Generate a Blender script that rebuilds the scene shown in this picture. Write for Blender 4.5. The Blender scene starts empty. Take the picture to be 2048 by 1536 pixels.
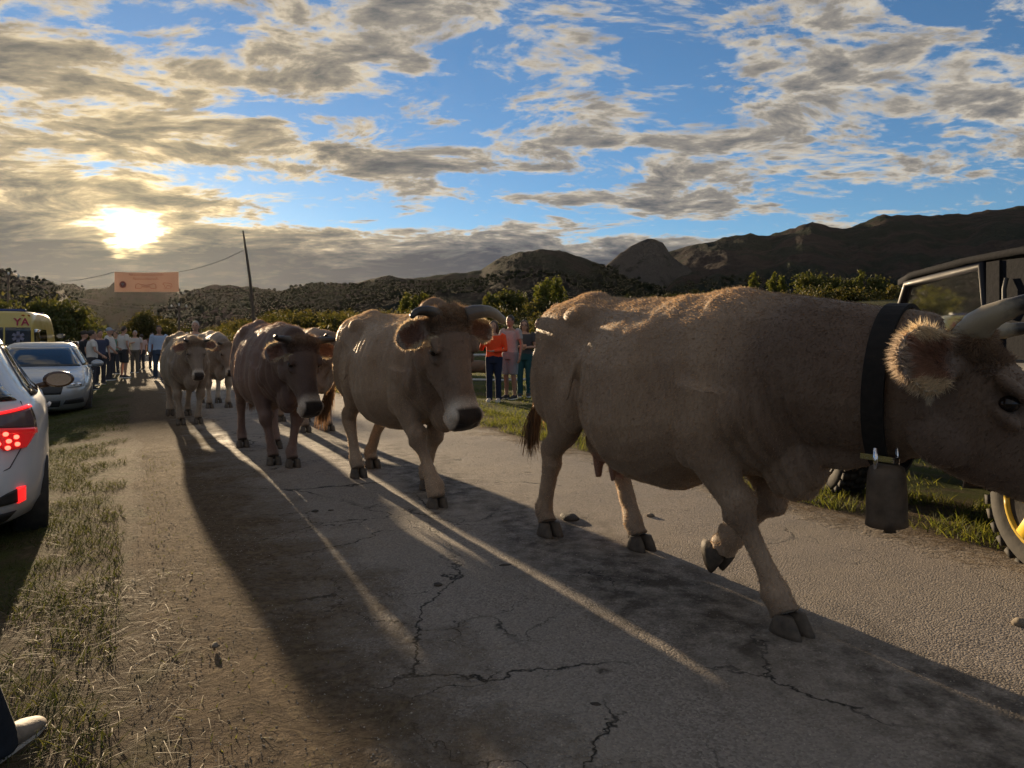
import bpy, bmesh, math, random
import numpy as np
from mathutils import Vector, Matrix, noise as mnoise

random.seed(7); RNG = np.random.default_rng(11)
SC = bpy.context.scene
COL = SC.collection
R = math.radians

# ------------------------------------------------------------------ camera
cam_data = bpy.data.cameras.new('camera')
cam = bpy.data.objects.new('camera', cam_data); COL.objects.link(cam)
cam.location = (0, 0, 1.2)
cam.rotation_euler = (R(90), 0, 0)
cam_data.sensor_width = 36.0
cam_data.lens = 36.0 * 1420 / 2048
cam_data.shift_y = -80 / 2048
cam_data.clip_start = 0.05; cam_data.clip_end = 9000
SC.camera = cam

# ------------------------------------------------------------------ sun + sky
SUN_AZ, SUN_EL = R(-28.2), R(7.6)          # azimuth from +Y towards +X
SUN = Vector((math.sin(SUN_AZ) * math.cos(SUN_EL), math.cos(SUN_AZ) * math.cos(SUN_EL), math.sin(SUN_EL)))
sl = bpy.data.lights.new('sun', 'SUN'); sl.energy = 5.0; sl.angle = R(0.6); sl.color = (1.0, 0.76, 0.48)
so = bpy.data.objects.new('sun', sl); COL.objects.link(so)
so.rotation_euler = SUN.to_track_quat('Z', 'Y').to_euler(); so.location = (-20, 40, 30)

vs = SC.view_settings
SC.display_settings.display_device = 'sRGB'
vs.view_transform = 'Standard'; vs.look = 'None'; vs.exposure = 1.13; vs.gamma = 1.0; vs.use_curve_mapping = False

class NT:
    """small node helper"""
    def __init__(s, nt): s.nt = nt; s.nt.nodes.clear()
    def n(s, typ, **kw):
        nd = s.nt.nodes.new(typ)
        for k, v in kw.items(): setattr(nd, k, v)
        return nd
    def put(s, sock, v):
        if isinstance(v, bpy.types.NodeSocket): s.nt.links.new(v, sock)
        elif v is not None: sock.default_value = v
    def math(s, op, a, b=None, c=None, clamp=False):
        nd = s.n('ShaderNodeMath', operation=op, use_clamp=clamp)
        for i, v in enumerate((a, b, c)):
            if v is not None: s.put(nd.inputs[i], v)
        return nd.outputs[0]
    def vmath(s, op, a, b=None, out=0):
        nd = s.n('ShaderNodeVectorMath', operation=op)
        s.put(nd.inputs[0], a)
        if b is not None: s.put(nd.inputs[1], b)
        return nd.outputs[out]
    def noise(s, vec, scale, detail=4, rough=.55, dist=0.0, out=0, dim='3D'):
        nd = s.n('ShaderNodeTexNoise', noise_dimensions=dim)
        if vec is not None: s.put(nd.inputs['Vector'], vec)
        nd.inputs['Scale'].default_value = scale; nd.inputs['Detail'].default_value = detail
        nd.inputs['Roughness'].default_value = rough; nd.inputs['Distortion'].default_value = dist
        return nd.outputs[out]
    def voro(s, vec, scale, feature='F1', rnd=1.0, out='Distance'):
        nd = s.n('ShaderNodeTexVoronoi', feature=feature)
        if vec is not None: s.put(nd.inputs['Vector'], vec)
        nd.inputs['Scale'].default_value = scale; nd.inputs['Randomness'].default_value = rnd
        return nd.outputs[out]
    def rng(s, v, a, b, c=0.0, d=1.0, smooth=False):
        nd = s.n('ShaderNodeMapRange', interpolation_type='SMOOTHSTEP' if smooth else 'LINEAR')
        s.put(nd.inputs[0], v)
        for i, q in enumerate((a, b, c, d)): s.put(nd.inputs[i + 1], q)
        return nd.outputs[0]
    def mix(s, f, a, b, mode='MIX'):
        nd = s.n('ShaderNodeMix', data_type='RGBA', blend_type=mode)
        s.put(nd.inputs[0], f)
        for i, v in ((6, a), (7, b)):
            if not isinstance(v, bpy.types.NodeSocket): v = tuple(v) + ((1.0,) if len(v) == 3 else ())
            s.put(nd.inputs[i], v)
        return nd.outputs[2]
    def ramp(s, f, stops):
        nd = s.n('ShaderNodeValToRGB'); el = nd.color_ramp.elements
        while len(el) < len(stops): el.new(0.5)
        for e, (p, c) in zip(el, stops): e.position = p; e.color = tuple(c) + (1.0,)
        s.put(nd.inputs[0], f); return nd.outputs[0]

SKY_ROT, SKY_LOC, SKY_COVER, SKY_TINT = -20, (45.5, -18.3, 0), 0.085, (0.49, 0.60, 0.69)
world = bpy.data.worlds.new('World'); SC.world = world; world.use_nodes = True
W = NT(world.node_tree)
sky = W.n('ShaderNodeTexSky', sky_type='NISHITA')
sky.sun_disc = False; sky.sun_elevation = SUN_EL; sky.sun_rotation = SUN_AZ
sky.altitude = 900; sky.air_density = 1.0; sky.dust_density = 0.15; sky.ozone_density = 2.5
tc = W.n('ShaderNodeTexCoord'); D = W.vmath('NORMALIZE', tc.outputs['Generated'])
sep = W.n('ShaderNodeSeparateXYZ'); W.put(sep.inputs[0], D)
zc = W.math('MAXIMUM', sep.outputs[2], 0.0)
inv = W.math('DIVIDE', 1.0, W.math('ADD', zc, 0.17))
cmb = W.n('ShaderNodeCombineXYZ')
W.put(cmb.inputs[0], W.math('MULTIPLY', sep.outputs[0], inv)); W.put(cmb.inputs[1], W.math('MULTIPLY', sep.outputs[1], inv))
cmb.inputs[2].default_value = 3.7
P = cmb.outputs[0]
# broken altocumulus: streets that lean across the view, denser where the low-frequency field is high
mp = W.n('ShaderNodeMapping'); W.put(mp.inputs[0], P)
mp.inputs['Rotation'].default_value = (0, 0, R(SKY_ROT)); mp.inputs['Scale'].default_value = (1.75, 2.5, 1); mp.inputs['Location'].default_value = SKY_LOC
wv = W.noise(mp.outputs[0], 1.1, 1, .5, out=1)
PW = W.vmath('ADD', mp.outputs[0], W.vmath('SCALE', W.vmath('SUBTRACT', wv, (.5, .5, .5)), None) if False else W.vmath('MULTIPLY', W.vmath('SUBTRACT', wv, (.5, .5, .5)), (.55, .55, 0)))
def density(vec):
    big = W.noise(vec, 0.33, 1, .5); mid = W.noise(vec, 1.15, 1, .5); fin = W.noise(vec, 4.2, 7, .63)
    d = W.math('ADD', W.math('MULTIPLY', W.math('SUBTRACT', big, .5), 1.05), W.math('MULTIPLY', W.math('SUBTRACT', mid, .5), .95))
    return W.math('ADD', d, W.math('MULTIPLY', W.math('SUBTRACT', fin, .5), 1.05))
dens = density(PW)
DJ = W.vmath('NORMALIZE', W.vmath('ADD', D, W.vmath('MULTIPLY', W.vmath('SUBTRACT', W.noise(mp.outputs[0], 4.5, 2, .6, out=1), (.5, .5, .5)), (.075, .075, .05))))      # ragged cloud rims round the sun
cosR = W.vmath('DOT_PRODUCT', DJ, tuple(SUN), out=1); cosS = W.math('MAXIMUM', cosR, 0.0)
sun_xy = Vector((SUN.x, SUN.y)) / (SUN.z + .17)
bank = W.rng(sep.outputs[2], 0.085, 0.160, 0.80, 0.0, True)
dens = W.math('ADD', dens, W.math('ADD', bank, SKY_COVER))
dens = W.math('SUBTRACT', dens, W.math('MULTIPLY', W.math('POWER', cosS, 2600.0), 0.55))     # the gap the sun shines through
alpha = W.rng(dens, -0.02, 0.17, 0, 1, True)
g_wide = W.math('POWER', cosS, 7.0); g_mid = W.math('POWER', cosS, 70.0); g_near = W.math('POWER', cosS, 500.0); g_core = W.math('POWER', cosS, 7000.0)
# thin edges let the low sun through, thick cores are grey
lump_ = W.noise(PW, 5.5, 4, .6)
thick = W.math('ADD', W.rng(dens, 0.0, 0.62, 0, 1), W.rng(lump_, .3, .7, -.16, .16), clamp=True)
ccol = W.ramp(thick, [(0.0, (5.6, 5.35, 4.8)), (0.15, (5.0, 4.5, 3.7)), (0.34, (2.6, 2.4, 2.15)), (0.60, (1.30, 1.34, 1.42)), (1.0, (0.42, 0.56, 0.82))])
boost = W.math('ADD', W.rng(cosR, -1.0, 0.8, 0.85, 0.50), W.math('ADD', W.math('MULTIPLY', g_wide, 0.12), W.math('MULTIPLY', g_mid, 0.40)))  # clouds away from the sun made brighter, adding fill from behind the camera
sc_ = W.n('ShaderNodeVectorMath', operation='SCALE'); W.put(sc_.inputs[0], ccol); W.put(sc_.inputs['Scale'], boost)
warm = W.mix(W.math('MULTIPLY', W.math('POWER', cosS, 22.0), 0.9, clamp=True), (1, 1, 1), (1.10, 0.92, 0.56))
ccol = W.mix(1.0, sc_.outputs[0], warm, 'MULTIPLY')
skyc = W.mix(1.0, sky.outputs[0], SKY_TINT, 'MULTIPLY')
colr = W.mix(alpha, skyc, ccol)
# the sun itself, veiled by cloud
open_ = W.math('SUBTRACT', 1.0, W.math('MULTIPLY', thick, 0.85, clamp=True))
core = W.n('ShaderNodeVectorMath', operation='SCALE'); core.inputs[0].default_value = (1.0, 0.74, 0.34)
amt = W.math('ADD', W.math('MULTIPLY', g_core, 40.0), W.math('ADD', W.math('MULTIPLY', g_near, 0.9), W.math('MULTIPLY', g_mid, 0.15)))
W.put(core.inputs['Scale'], W.math('MULTIPLY', amt, open_))
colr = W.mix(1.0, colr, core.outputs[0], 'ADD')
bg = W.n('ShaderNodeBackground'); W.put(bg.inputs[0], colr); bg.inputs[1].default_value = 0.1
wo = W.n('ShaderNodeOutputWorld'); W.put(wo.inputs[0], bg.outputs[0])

world.cycles.sampling_method = "MANUAL"; world.cycles.sample_map_resolution = 512
SC.cycles.use_denoising = True
SC.cycles.use_adaptive_sampling = True; SC.cycles.adaptive_threshold = 0.02
SC.cycles.max_bounces = 5; SC.cycles.diffuse_bounces = 3; SC.cycles.volume_bounces = 0; SC.cycles.transparent_max_bounces = 12
SC.cycles.sample_clamp_indirect = 4.0
SC.cycles.volume_step_rate = 4.0

# ------------------------------------------------------------------ helpers
def tag(o, label=None, cat=None, group=None, kind=None):
    for k, v in (('label', label), ('category', cat), ('group', group), ('kind', kind)):
        if v: o[k] = v
    return o
def link(name, me, parent=None, mats=()):
    o = bpy.data.objects.new(name, me); COL.objects.link(o)
    for m in mats:
        if m is not None: me.materials.append(m)
    if parent is not None: o.parent = parent
    return o
def empty(name, loc=(0, 0, 0), rz=0.0, scale=1.0):
    o = bpy.data.objects.new(name, None); COL.objects.link(o)
    o.location = loc; o.rotation_euler = (0, 0, rz); o.scale = (scale,) * 3; o.empty_display_size = 0.2
    return o
def mk(name, v, f, mat=None, parent=None, smooth=True):
    me = bpy.data.meshes.new(name); me.from_pydata([tuple(map(float, p)) for p in v], [], f); me.update()
    if smooth: me.polygons.foreach_set('use_smooth', np.ones(len(me.polygons), bool))
    return link(name, me, parent, (mat,) if not isinstance(mat, (list, tuple)) else mat)
def mk_np(name, V, F, mat=None, parent=None, smooth=False, attrs=None):
    """fast mesh from arrays, F (n,3) or (n,4)"""
    V = np.asarray(V, np.float32); F = np.asarray(F, np.int32); k = F.shape[1]
    me = bpy.data.meshes.new(name)
    me.vertices.add(len(V)); me.vertices.foreach_set('co', V.ravel())
    me.loops.add(F.size); me.loops.foreach_set('vertex_index', F.ravel())
    me.polygons.add(len(F)); me.polygons.foreach_set('loop_start', np.arange(0, F.size, k, dtype=np.int32))
    if smooth: me.polygons.foreach_set('use_smooth', np.ones(len(F), bool))
    me.update(calc_edges=True)
    for an, arr in (attrs or {}).items():
        a = me.color_attributes.new(an, 'FLOAT_COLOR', 'POINT')
        a.data.foreach_set('color', np.asarray(arr, np.float32).ravel())
    return link(name, me, parent, (mat,))
class MB:
    """collects closed shells as (verts, faces)"""
    def __init__(s): s.v = []; s.f = []
    def add(s, v, f):
        o = len(s.v); s.v += [tuple(map(float, p)) for p in v]; s.f += [[i + o for i in q] for q in f]; return s
    def loft(s, rings, cap=True):
        n = len(rings[0]); v = [p for r_ in rings for p in r_]; f = []
        for i in range(len(rings) - 1):
            for j in range(n):
                a, b = i * n + j, i * n + (j + 1) % n
                f.append([a, b, b + n, a + n])
        if cap:
            f.append(list(range(n))[::-1]); f.append(list(range((len(rings) - 1) * n, len(rings) * n)))
        return s.add(v, f)
    def tube(s, pts, rad, n=12, side=(0, 1, 0), cap=True):
        """rad entries: r or (r along side, r across)"""
        pts = [Vector(p) for p in pts]; rings = []; side = Vector(side)
        for i, p in enumerate(pts):
            t = (pts[min(i + 1, len(pts) - 1)] - pts[max(i - 1, 0)]).normalized()
            a = (side - t * side.dot(t))
            if a.length < 1e-3: a = Vector((1, 0, 0)) - t * t.x
            a.normalize(); b = t.cross(a)
            r_ = rad[i]; ra, rb = r_ if isinstance(r_, (tuple, list)) else (r_, r_)
            rings.append([p + a * (ra * math.cos(q)) + b * (rb * math.sin(q)) for q in [2 * math.pi * k / n for k in range(n)]])
        return s.loft(rings, cap)
    def ell(s, c, r_, M=None, nu=14, nv=9):
        v = []; f = []; c = Vector(c)
        for i in range(nv + 1):
            th = math.pi * i / nv
            for j in range(nu):
                ph = 2 * math.pi * j / nu
                p = Vector((r_[0] * math.sin(th) * math.cos(ph), r_[1] * math.sin(th) * math.sin(ph), r_[2] * math.cos(th)))
                v.append(c + (M @ p if M is not None else p))
        for i in range(nv):
            for j in range(nu):
                a, b = i * nu + j, i * nu + (j + 1) % nu
                f.append([a, a + nu, b + nu, b])
        return s.add(v, f)
    def box(s, c, h, M=None, taper=1.0):
        v = []
        for z in (-1, 1):
            k = taper if z > 0 else 1.0
            for x, y in ((-1, -1), (1, -1), (1, 1), (-1, 1)):
                p = Vector((x * h[0] * k, y * h[1] * k, z * h[2])); v.append(Vector(c) + (M @ p if M is not None else p))
        return s.add(v, [[0, 3, 2, 1], [4, 5, 6, 7], [0, 1, 5, 4], [1, 2, 6, 5], [2, 3, 7, 6], [3, 0, 4, 7]])
    def build(s, name, mat=None, parent=None, smooth=True):
        return mk(name, s.v, s.f, mat, parent, smooth)
    def fused(s, voxel, smooth_it=4, factor=0.5):
        """outer skin of all shells as numpy verts + quad list"""
        me = bpy.data.meshes.new('tmp'); me.from_pydata(s.v, [], s.f); me.update()
        o = bpy.data.objects.new('tmp', me); COL.objects.link(o)
        m = o.modifiers.new('r', 'REMESH'); m.mode = 'VOXEL'; m.voxel_size = voxel; m.use_smooth_shade = True
        if smooth_it:
            q = o.modifiers.new('s', 'SMOOTH'); q.factor = factor; q.iterations = smooth_it
        dg = bpy.context.evaluated_depsgraph_get(); ev = o.evaluated_get(dg); out = bpy.data.meshes.new_from_object(ev)
        bpy.data.objects.remove(o); bpy.data.meshes.remove(me)
        out.polygons.foreach_set('use_smooth', np.ones(len(out.polygons), bool))
        return out
def co_of(me):
    a = np.empty(len(me.vertices) * 3, np.float32); me.vertices.foreach_get('co', a); return a.reshape(-1, 3)
def no_of(me):
    a = np.empty(len(me.vertices) * 3, np.float32); me.vertices.foreach_get('normal', a); return a.reshape(-1, 3)
def sstep(a, b, x):
    t = np.clip((x - a) / (b - a), 0, 1); return t * t * (3 - 2 * t)

def mat(name, col=(.5, .5, .5), rough=.6, metal=0.0, spec=.5, **kw):
    m = bpy.data.materials.new(name); m.use_nodes = True
    b = m.node_tree.nodes['Principled BSDF']
    b.inputs['Base Color'].default_value = tuple(col) + (1,); b.inputs['Roughness'].default_value = rough
    b.inputs['Metallic'].default_value = metal; b.inputs['Specular IOR Level'].default_value = spec
    for k, v in kw.items(): b.inputs[k].default_value = v
    return m
def nmat(name):
    m = bpy.data.materials.new(name); m.use_nodes = True
    T = NT(m.node_tree); out = T.n('ShaderNodeOutputMaterial'); b = T.n('ShaderNodeBsdfPrincipled')
    m.node_tree.links.new(b.outputs[0], out.inputs[0]); return m, T, b, out
def bump(T, b, h, strength, dist=0.01, prev=None):
    nd = T.n('ShaderNodeBump'); nd.inputs['Strength'].default_value = strength; nd.inputs['Distance'].default_value = dist
    T.put(nd.inputs['Height'], h)
    if prev is not None: T.put(nd.inputs['Normal'], prev)
    if b is not None: T.put(b.inputs['Normal'], nd.outputs[0])
    return nd.outputs[0]
def grain(m, col2, scale=30, amt=.5, bump_s=.0, detail=5):
    """mottle an existing simple material"""
    nt = m.node_tree; b = nt.nodes['Principled BSDF']; T = NT.__new__(NT); T.nt = nt
    tcn = T.n('ShaderNodeTexCoord'); nz = T.noise(tcn.outputs['Object'], scale, detail, .6)
    c = T.mix(T.rng(nz, .35, .65, 0, amt), tuple(b.inputs['Base Color'].default_value)[:3], col2)
    T.put(b.inputs['Base Color'], c)
    if bump_s: bump(T, b, nz, bump_s, .01)
    return m

# road frame: camera stands at the left edge; u to the right across the road, v away along it
RA = Vector((-0.472, 0.882, 0)).normalized(); RN = Vector((RA.y, -RA.x, 0))
def UV(u, v, z=0.0):
    p = RN * u + RA * v; return Vector((p.x, p.y, z))
def uv_of(x, y): return x * RN.x + y * RN.y, x * RA.x + y * RA.y
# ------------------------------------------------------------------ terrain
def hgt(x, y):
    x = np.asarray(x, float); y = np.asarray(y, float)
    u = x * RN.x + y * RN.y; v = x * RA.x + y * RA.y
    h = 3.0 * sstep(34, 78, y) * sstep(6, 15, u)
    h = h + 0.055 * np.maximum(u - 18, 0) * sstep(22, 60, y) * (1 - sstep(120, 400, u))
    h = h - 0.24 * sstep(0.2, 2.2, -u)
    return h
def grid_axis(lo, hi, near, step, grow):
    a = [0.0]; s = step
    while a[-1] < hi: 
        a.append(a[-1] + s)
        if a[-1] > near: s *= grow
    b = [0.0]; s = step
    while b[-1] > lo:
        b.append(b[-1] - s)
        if b[-1] < -near: s *= grow
    return np.array(sorted(set(b + a)))
def lumpy(x, y):
    return np.array([.55 * mnoise.noise((float(a) * .9, float(b) * .9, 1.3)) + .3 * mnoise.noise((float(a) * 2.3, float(b) * 2.3, 5.3)) for a, b in zip(np.ravel(x), np.ravel(y))]).reshape(np.shape(x))
def gz(x, y):
    u = x * RN.x + y * RN.y; e = np.minimum(np.abs(u - .1), np.abs(u - 4.6)); ins = (u > .1) & (u < 4.6)
    return hgt(x, y) + np.where((u > .9) & (u < 3.7), -.04, 0.0) + lumpy(x, y) * .075 * sstep(.5, 1.6, e) * (~ins)
gx = grid_axis(-2600, 2600, 12, .22, 1.07); gy = grid_axis(-400, 2600, 14, .22, 1.07)
X, Y = np.meshgrid(gx, gy); Z = hgt(X, Y)
uu, vv = X * RN.x + Y * RN.y, X * RA.x + Y * RA.y
Z = gz(X, Y)
n0, n1 = X.shape
V = np.stack([X, Y, Z], -1).reshape(-1, 3)
I = np.arange(n0 * n1).reshape(n0, n1)
F = np.stack([I[:-1, :-1], I[:-1, 1:], I[1:, 1:], I[1:, :-1]], -1).reshape(-1, 4)

def soil_nodes(T, pos):
    n_fin = T.noise(pos, 34, 5, .7); n_med = T.noise(pos, 4.0, 5, .65)
    mpg = T.n('ShaderNodeMapping'); T.put(mpg.inputs[0], T.vmath('ADD', pos, T.vmath('MULTIPLY', T.noise(pos, 1.6, 3, .6, out=1), (.9, .9, 0)))); mpg.inputs['Rotation'].default_value = (0, 0, R(40)); mpg.inputs['Scale'].default_value = (1, 3.2, 1)
    straw = T.noise(mpg.outputs[0], 11, 6, .75)
    dirt = T.mix(T.rng(n_fin, .3, .7), (.085, .060, .040), (.20, .15, .10))
    dirt = T.mix(T.rng(straw, .50, .66, 0, .65), dirt, (.26, .20, .115))
    return dirt, n_fin, n_med, straw
gm, T, b, _ = nmat('verge_soil_and_turf')
geo = T.n('ShaderNodeNewGeometry'); pos = geo.outputs['Position']
dt = lambda vec: T.vmath('DOT_PRODUCT', pos, tuple(vec), out=1)
U = dt(RN)
dirt, n_fin, n_med, straw = soil_nodes(T, pos); n_big = T.noise(pos, .5, 4, .6)
turf = T.mix(T.rng(n_med, .3, .7), (.040, .056, .016), (.095, .108, .034))
turf = T.mix(T.rng(straw, .55, .72, 0, .5), turf, (.19, .16, .07))
gl = T.math('ADD', T.rng(U, .05, -.75, -.15, .75), T.rng(U, 4.9, 5.9, 0, 1.0))
gl = T.math('ADD', gl, T.rng(n_big, .35, .65, -.3, .3))
gl = T.math('ADD', gl, T.rng(n_med, .35, .65, -.35, .35), clamp=True)
colg = T.mix(gl, dirt, turf)
far = T.rng(dt((0, 1, 0)), 40, 90)
colg = T.mix(far, colg, T.mix(n_big, (.075, .068, .03), (.11, .09, .045)))
T.put(b.inputs['Base Color'], colg); b.inputs['Roughness'].default_value = .95; b.inputs['Specular IOR Level'].default_value = .05
bump(T, b, T.math('ADD', straw, T.math('MULTIPLY', n_fin, .8)), 1.0, .06)
ground = mk_np('ground', V, F, gm, smooth=True); tag(ground, kind='structure')

# ------------------------------------------------------------------ road sheet with ragged edges
def edge_noise(v, s): return .16 * mnoise.noise((v * .55, s, 0)) + .09 * mnoise.noise((v * 1.7, s, 3)) + .04 * mnoise.noise((v * 6, s, 5))
vsamp = np.concatenate([np.arange(-8, 24, .07), np.arange(24, 60, .4), np.arange(60, 140, 2.0)])
cols = np.concatenate([np.linspace(0, 1, 76)])
rv = []; 
def road_z(u, v): 
    # faint crown and old patch ripples; real shape, seen at grazing light
    return .012 + .018 * math.sin(math.pi * min(max(u / 4.6, 0), 1)) + .007 * mnoise.noise((u * 1.1, v * 1.1, 2)) + .0035 * mnoise.noise((u * 5, v * 5, 7))
for v in vsamp:
    a = -.65; c = 5.2
    for t in cols:
        u = a + (c - a) * t; p = UV(u, v)
        e = min(u + .65 + edge_noise(v, 1.0), 5.2 - u + edge_noise(v, 9.0)); k = float(sstep(.25, .95, e)); z = road_z(u, v) * k - .035 * (1 - k) + .004 * mnoise.noise((u * 9, v * 9, 4)) * (1 - k)
        rv.append((p.x, p.y, z))
nc = len(cols); I = np.arange(len(vsamp) * nc).reshape(len(vsamp), nc)
RF = np.stack([I[:-1, :-1], I[:-1, 1:], I[1:, 1:], I[1:, :-1]], -1).reshape(-1, 4)
rm, T, b, _ = nmat('worn_asphalt')
geo = T.n('ShaderNodeNewGeometry'); pos = geo.outputs['Position']
U = T.vmath('DOT_PRODUCT', pos, tuple(RN), out=1); VV = T.vmath('DOT_PRODUCT', pos, tuple(RA), out=1)
agg = T.voro(pos, 120, 'F1'); aggc = T.voro(pos, 120, 'F1', out='Color')
sepc = T.n('ShaderNodeSeparateColor'); T.put(sepc.inputs[0], aggc)
nz = T.noise(pos, 1.3, 6, .6); nf = T.noise(pos, 240, 1, .6); nm = T.noise(pos, 9, 4, .65)
warp = T.vmath('ADD', pos, T.vmath('MULTIPLY', T.noise(pos, 2.2, 5, .65, out=1), (.55, .55, 0)))
cr1 = T.voro(warp, .62, 'DISTANCE_TO_EDGE'); cr2 = T.voro(T.vmath('ADD', warp, (3.1, 7.7, 0)), 1.9, 'DISTANCE_TO_EDGE')
wear = T.rng(U, 2.6, .3)                                    # the crazed side of the lane
crack1 = T.math('MULTIPLY', T.rng(cr1, .007, .0015), T.rng(T.math('ADD', nz, T.math('MULTIPLY', wear, .28)), .55, .66))
crack2 = T.math('MULTIPLY', T.rng(cr2, .010, .002), T.rng(T.math('ADD', T.noise(pos, .8, 3), T.math('MULTIPLY', wear, .24)), .56, .66))
crack = T.math('MAXIMUM', crack1, crack2)
fine = T.mix(sepc.outputs[0], (.12, .10, .083), (.34, .292, .243))
fine = T.mix(T.rng(nz, .3, .7), fine, T.mix(sepc.outputs[1], (.19, .162, .134), (.30, .26, .215)))
# dung and mud trodden into the right wheel track
mpt = T.n('ShaderNodeMapping'); T.put(mpt.inputs[0], pos); mpt.inputs['Rotation'].default_value = (0, 0, R(28)); mpt.inputs['Scale'].default_value = (1, .22, 1)
tn = T.noise(mpt.outputs[0], 1.6, 5, .65)
trk = T.math('SUBTRACT', 1.0, T.math('ABSOLUTE', T.math('DIVIDE', T.math('SUBTRACT', U, 2.25), .75)))
muck = T.rng(T.math('ADD', T.math('MULTIPLY', trk, .38), tn), .60, .80)
muck = T.math('MULTIPLY', muck, T.rng(nm, .35, .6), clamp=True)
fine = T.mix(T.math('MULTIPLY', muck, .8), fine, (.034, .026, .018))
spots = T.math('MULTIPLY', T.rng(T.voro(pos, 2.3), .10, .05), T.rng(nm, .45, .55))
fine = T.mix(T.math('MULTIPLY', spots, .85), fine, (.03, .022, .015))
dust = T.math('MULTIPLY', T.rng(T.noise(pos, .7, 5, .6), .52, .70), .5)
fine = T.mix(dust, fine, (.29, .245, .185))
fine = T.mix(crack, fine, (.018, .016, .012))
soil, s_fin, s_med, s_straw = soil_nodes(T, pos)
eg = T.math('ADD', T.math('ADD', T.math('MULTIPLY', T.math('SUBTRACT', T.noise(pos, 2.0, 5, .7), .5), 1.5), T.math('MULTIPLY', T.math('SUBTRACT', T.noise(pos, 22, 4, .7), .5), .7)), U)
em = T.math('MAXIMUM', T.rng(eg, 1.15, .55), T.rng(eg, 3.95, 4.4))
fine = T.mix(em, fine, soil)
T.put(b.inputs['Base Color'], fine)
T.put(b.inputs['Roughness'], T.math('ADD', T.rng(nm, .3, .7, .62, .85), T.math('MULTIPLY', em, .3), clamp=True)); T.put(b.inputs['Specular IOR Level'], T.rng(em, 0, 1, .22, .05))
hh = T.math('SUBTRACT', T.math('MULTIPLY', T.math('SUBTRACT', 1.0, agg), 1.0), T.math('MULTIPLY', crack, .9))
bump(T, b, T.math('ADD', hh, T.math('ADD', T.math('MULTIPLY', nm, .5), T.math('ADD', T.math('MULTIPLY', nf, .3), T.math('MULTIPLY', em, T.math('ADD', T.math('MULTIPLY', s_straw, 10.0), T.math('MULTIPLY', s_fin, 8.0)))))), .8, .0055)
road = mk_np('road', rv, RF, rm, smooth=True); tag(road, kind='structure')

# ------------------------------------------------------------------ hills
HILLPTS = []
def hill(name, sil, dist, foot, base_drop, seed, m, rough_amp=3.0, spur=.25, back=1.5, naz=220, nr=34, label=None):
    """sil: (pixel x, pixel y) of the crest -> azimuth / elevation; a solid ridge that falls towards the valley and behind"""
    px = np.array([p[0] for p in sil], float); py = np.array([p[1] for p in sil], float)
    xs = np.linspace(px[0], px[-1], naz); ys = np.interp(xs, px, py)
    tanaz = (xs - 1024) / 1420; hh = 1.2 + (688 - ys) / 1420 * dist
    rows = []
    ts = np.concatenate([np.linspace(0, 1, nr), 1 + np.linspace(.06, 1, 10)])
    vv_ = []
    for k, t in enumerate(ts):
        for i in range(naz):
            if t <= 1: 
                d = foot + (dist - foot) * t
                sp = mnoise.fractal((tanaz[i] * 9 + seed, t * 1.2, seed), 1.0, 2.1, 4)
                f = t ** 1.25 + spur * sp * math.sin(math.pi * t) * .5
            else:
                d = dist + (dist * back - dist) * (t - 1); f = 1 - .9 * (t - 1) ** .8
            x = tanaz[i] * d
            endf = float(sstep(0, .06, i / (naz - 1)) * sstep(0, .06, 1 - i / (naz - 1)))
            rn_ = rough_amp * (mnoise.fractal((x * .03, d * .03, seed), .9, 2.2, 5)) * (.35 + .65 * math.sin(math.pi * min(t, 1) * .5)) 
            z = -base_drop + (hh[i] + base_drop) * max(f, 0) * (endf * .25 + .75) + rn_
            vv_.append((x, d, z))
    I = np.arange(len(ts) * naz).reshape(len(ts), naz)
    F = np.stack([I[:-1, :-1], I[:-1, 1:], I[1:, 1:], I[1:, :-1]], -1).reshape(-1, 4)
    o = mk_np(name, vv_, F, m, smooth=True); tag(o, kind='structure'); HILLPTS.append(np.array(vv_)[: nr * naz])
    return o
def hillmat(name, c_scrub, c_green, c_rock, sc=.02, rock=.0):
    m, T, b, _ = nmat(name); geo = T.n('ShaderNodeNewGeometry'); pos = geo.outputs['Position']
    n1 = T.noise(pos, sc, 9, .68); n2 = T.noise(pos, sc * 7, 5, .6); n3 = T.noise(pos, sc * 30, 3, .6)
    c = T.mix(T.rng(n1, .46, .53, smooth=True), c_scrub, c_green)
    c = T.mix(T.rng(n2, .35, .7, 0, .6), c, tuple(.45 * q for q in c_green))
    if rock: c = T.mix(T.rng(T.noise(pos, sc * 3, 6, .7), .5 - rock * .2, .62 - rock * .2), c, c_rock)
    T.put(b.inputs['Base Color'], c); b.inputs['Roughness'].default_value = 1; b.inputs['Specular IOR Level'].default_value = .05
    bump(T, b, T.math('ADD', n2, T.math('MULTIPLY', n3, .5)), 1.0, 12.0)
    return m
hm_green = hillmat('scrub_hill', (.025, .023, .017), (.016, .022, .013), (.2, .18, .16), .012)
hm_brown = hillmat('heather_hill', (.046, .033, .028), (.017, .024, .016), (.2, .18, .16), .008)
hm_rock = hillmat('limestone_crag', (.050, .046, .043), (.022, .025, .016), (.085, .078, .072), .015, .8)
hm_pale = hillmat('bare_spur', (.036, .030, .023), (.020, .021, .013), (.2, .18, .16), .015)
hill('hill', [(1100, 610), (1160, 575), (1220, 548), (1270, 528), (1305, 514), (1338, 503), (1380, 490), (1450, 475), (1490, 468), (1540, 470), (1560, 465), (1600, 450), (1625, 444), (1660, 455), (1690, 458), (1740, 440), (1775, 429), (1830, 430), (1900, 430), (1960, 424), (2010, 418), (2048, 413), (2200, 400), (2500, 420), (2900, 440)], 1250, 420, 12, 4.2, hm_brown, 5, .22, naz=320)
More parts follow.
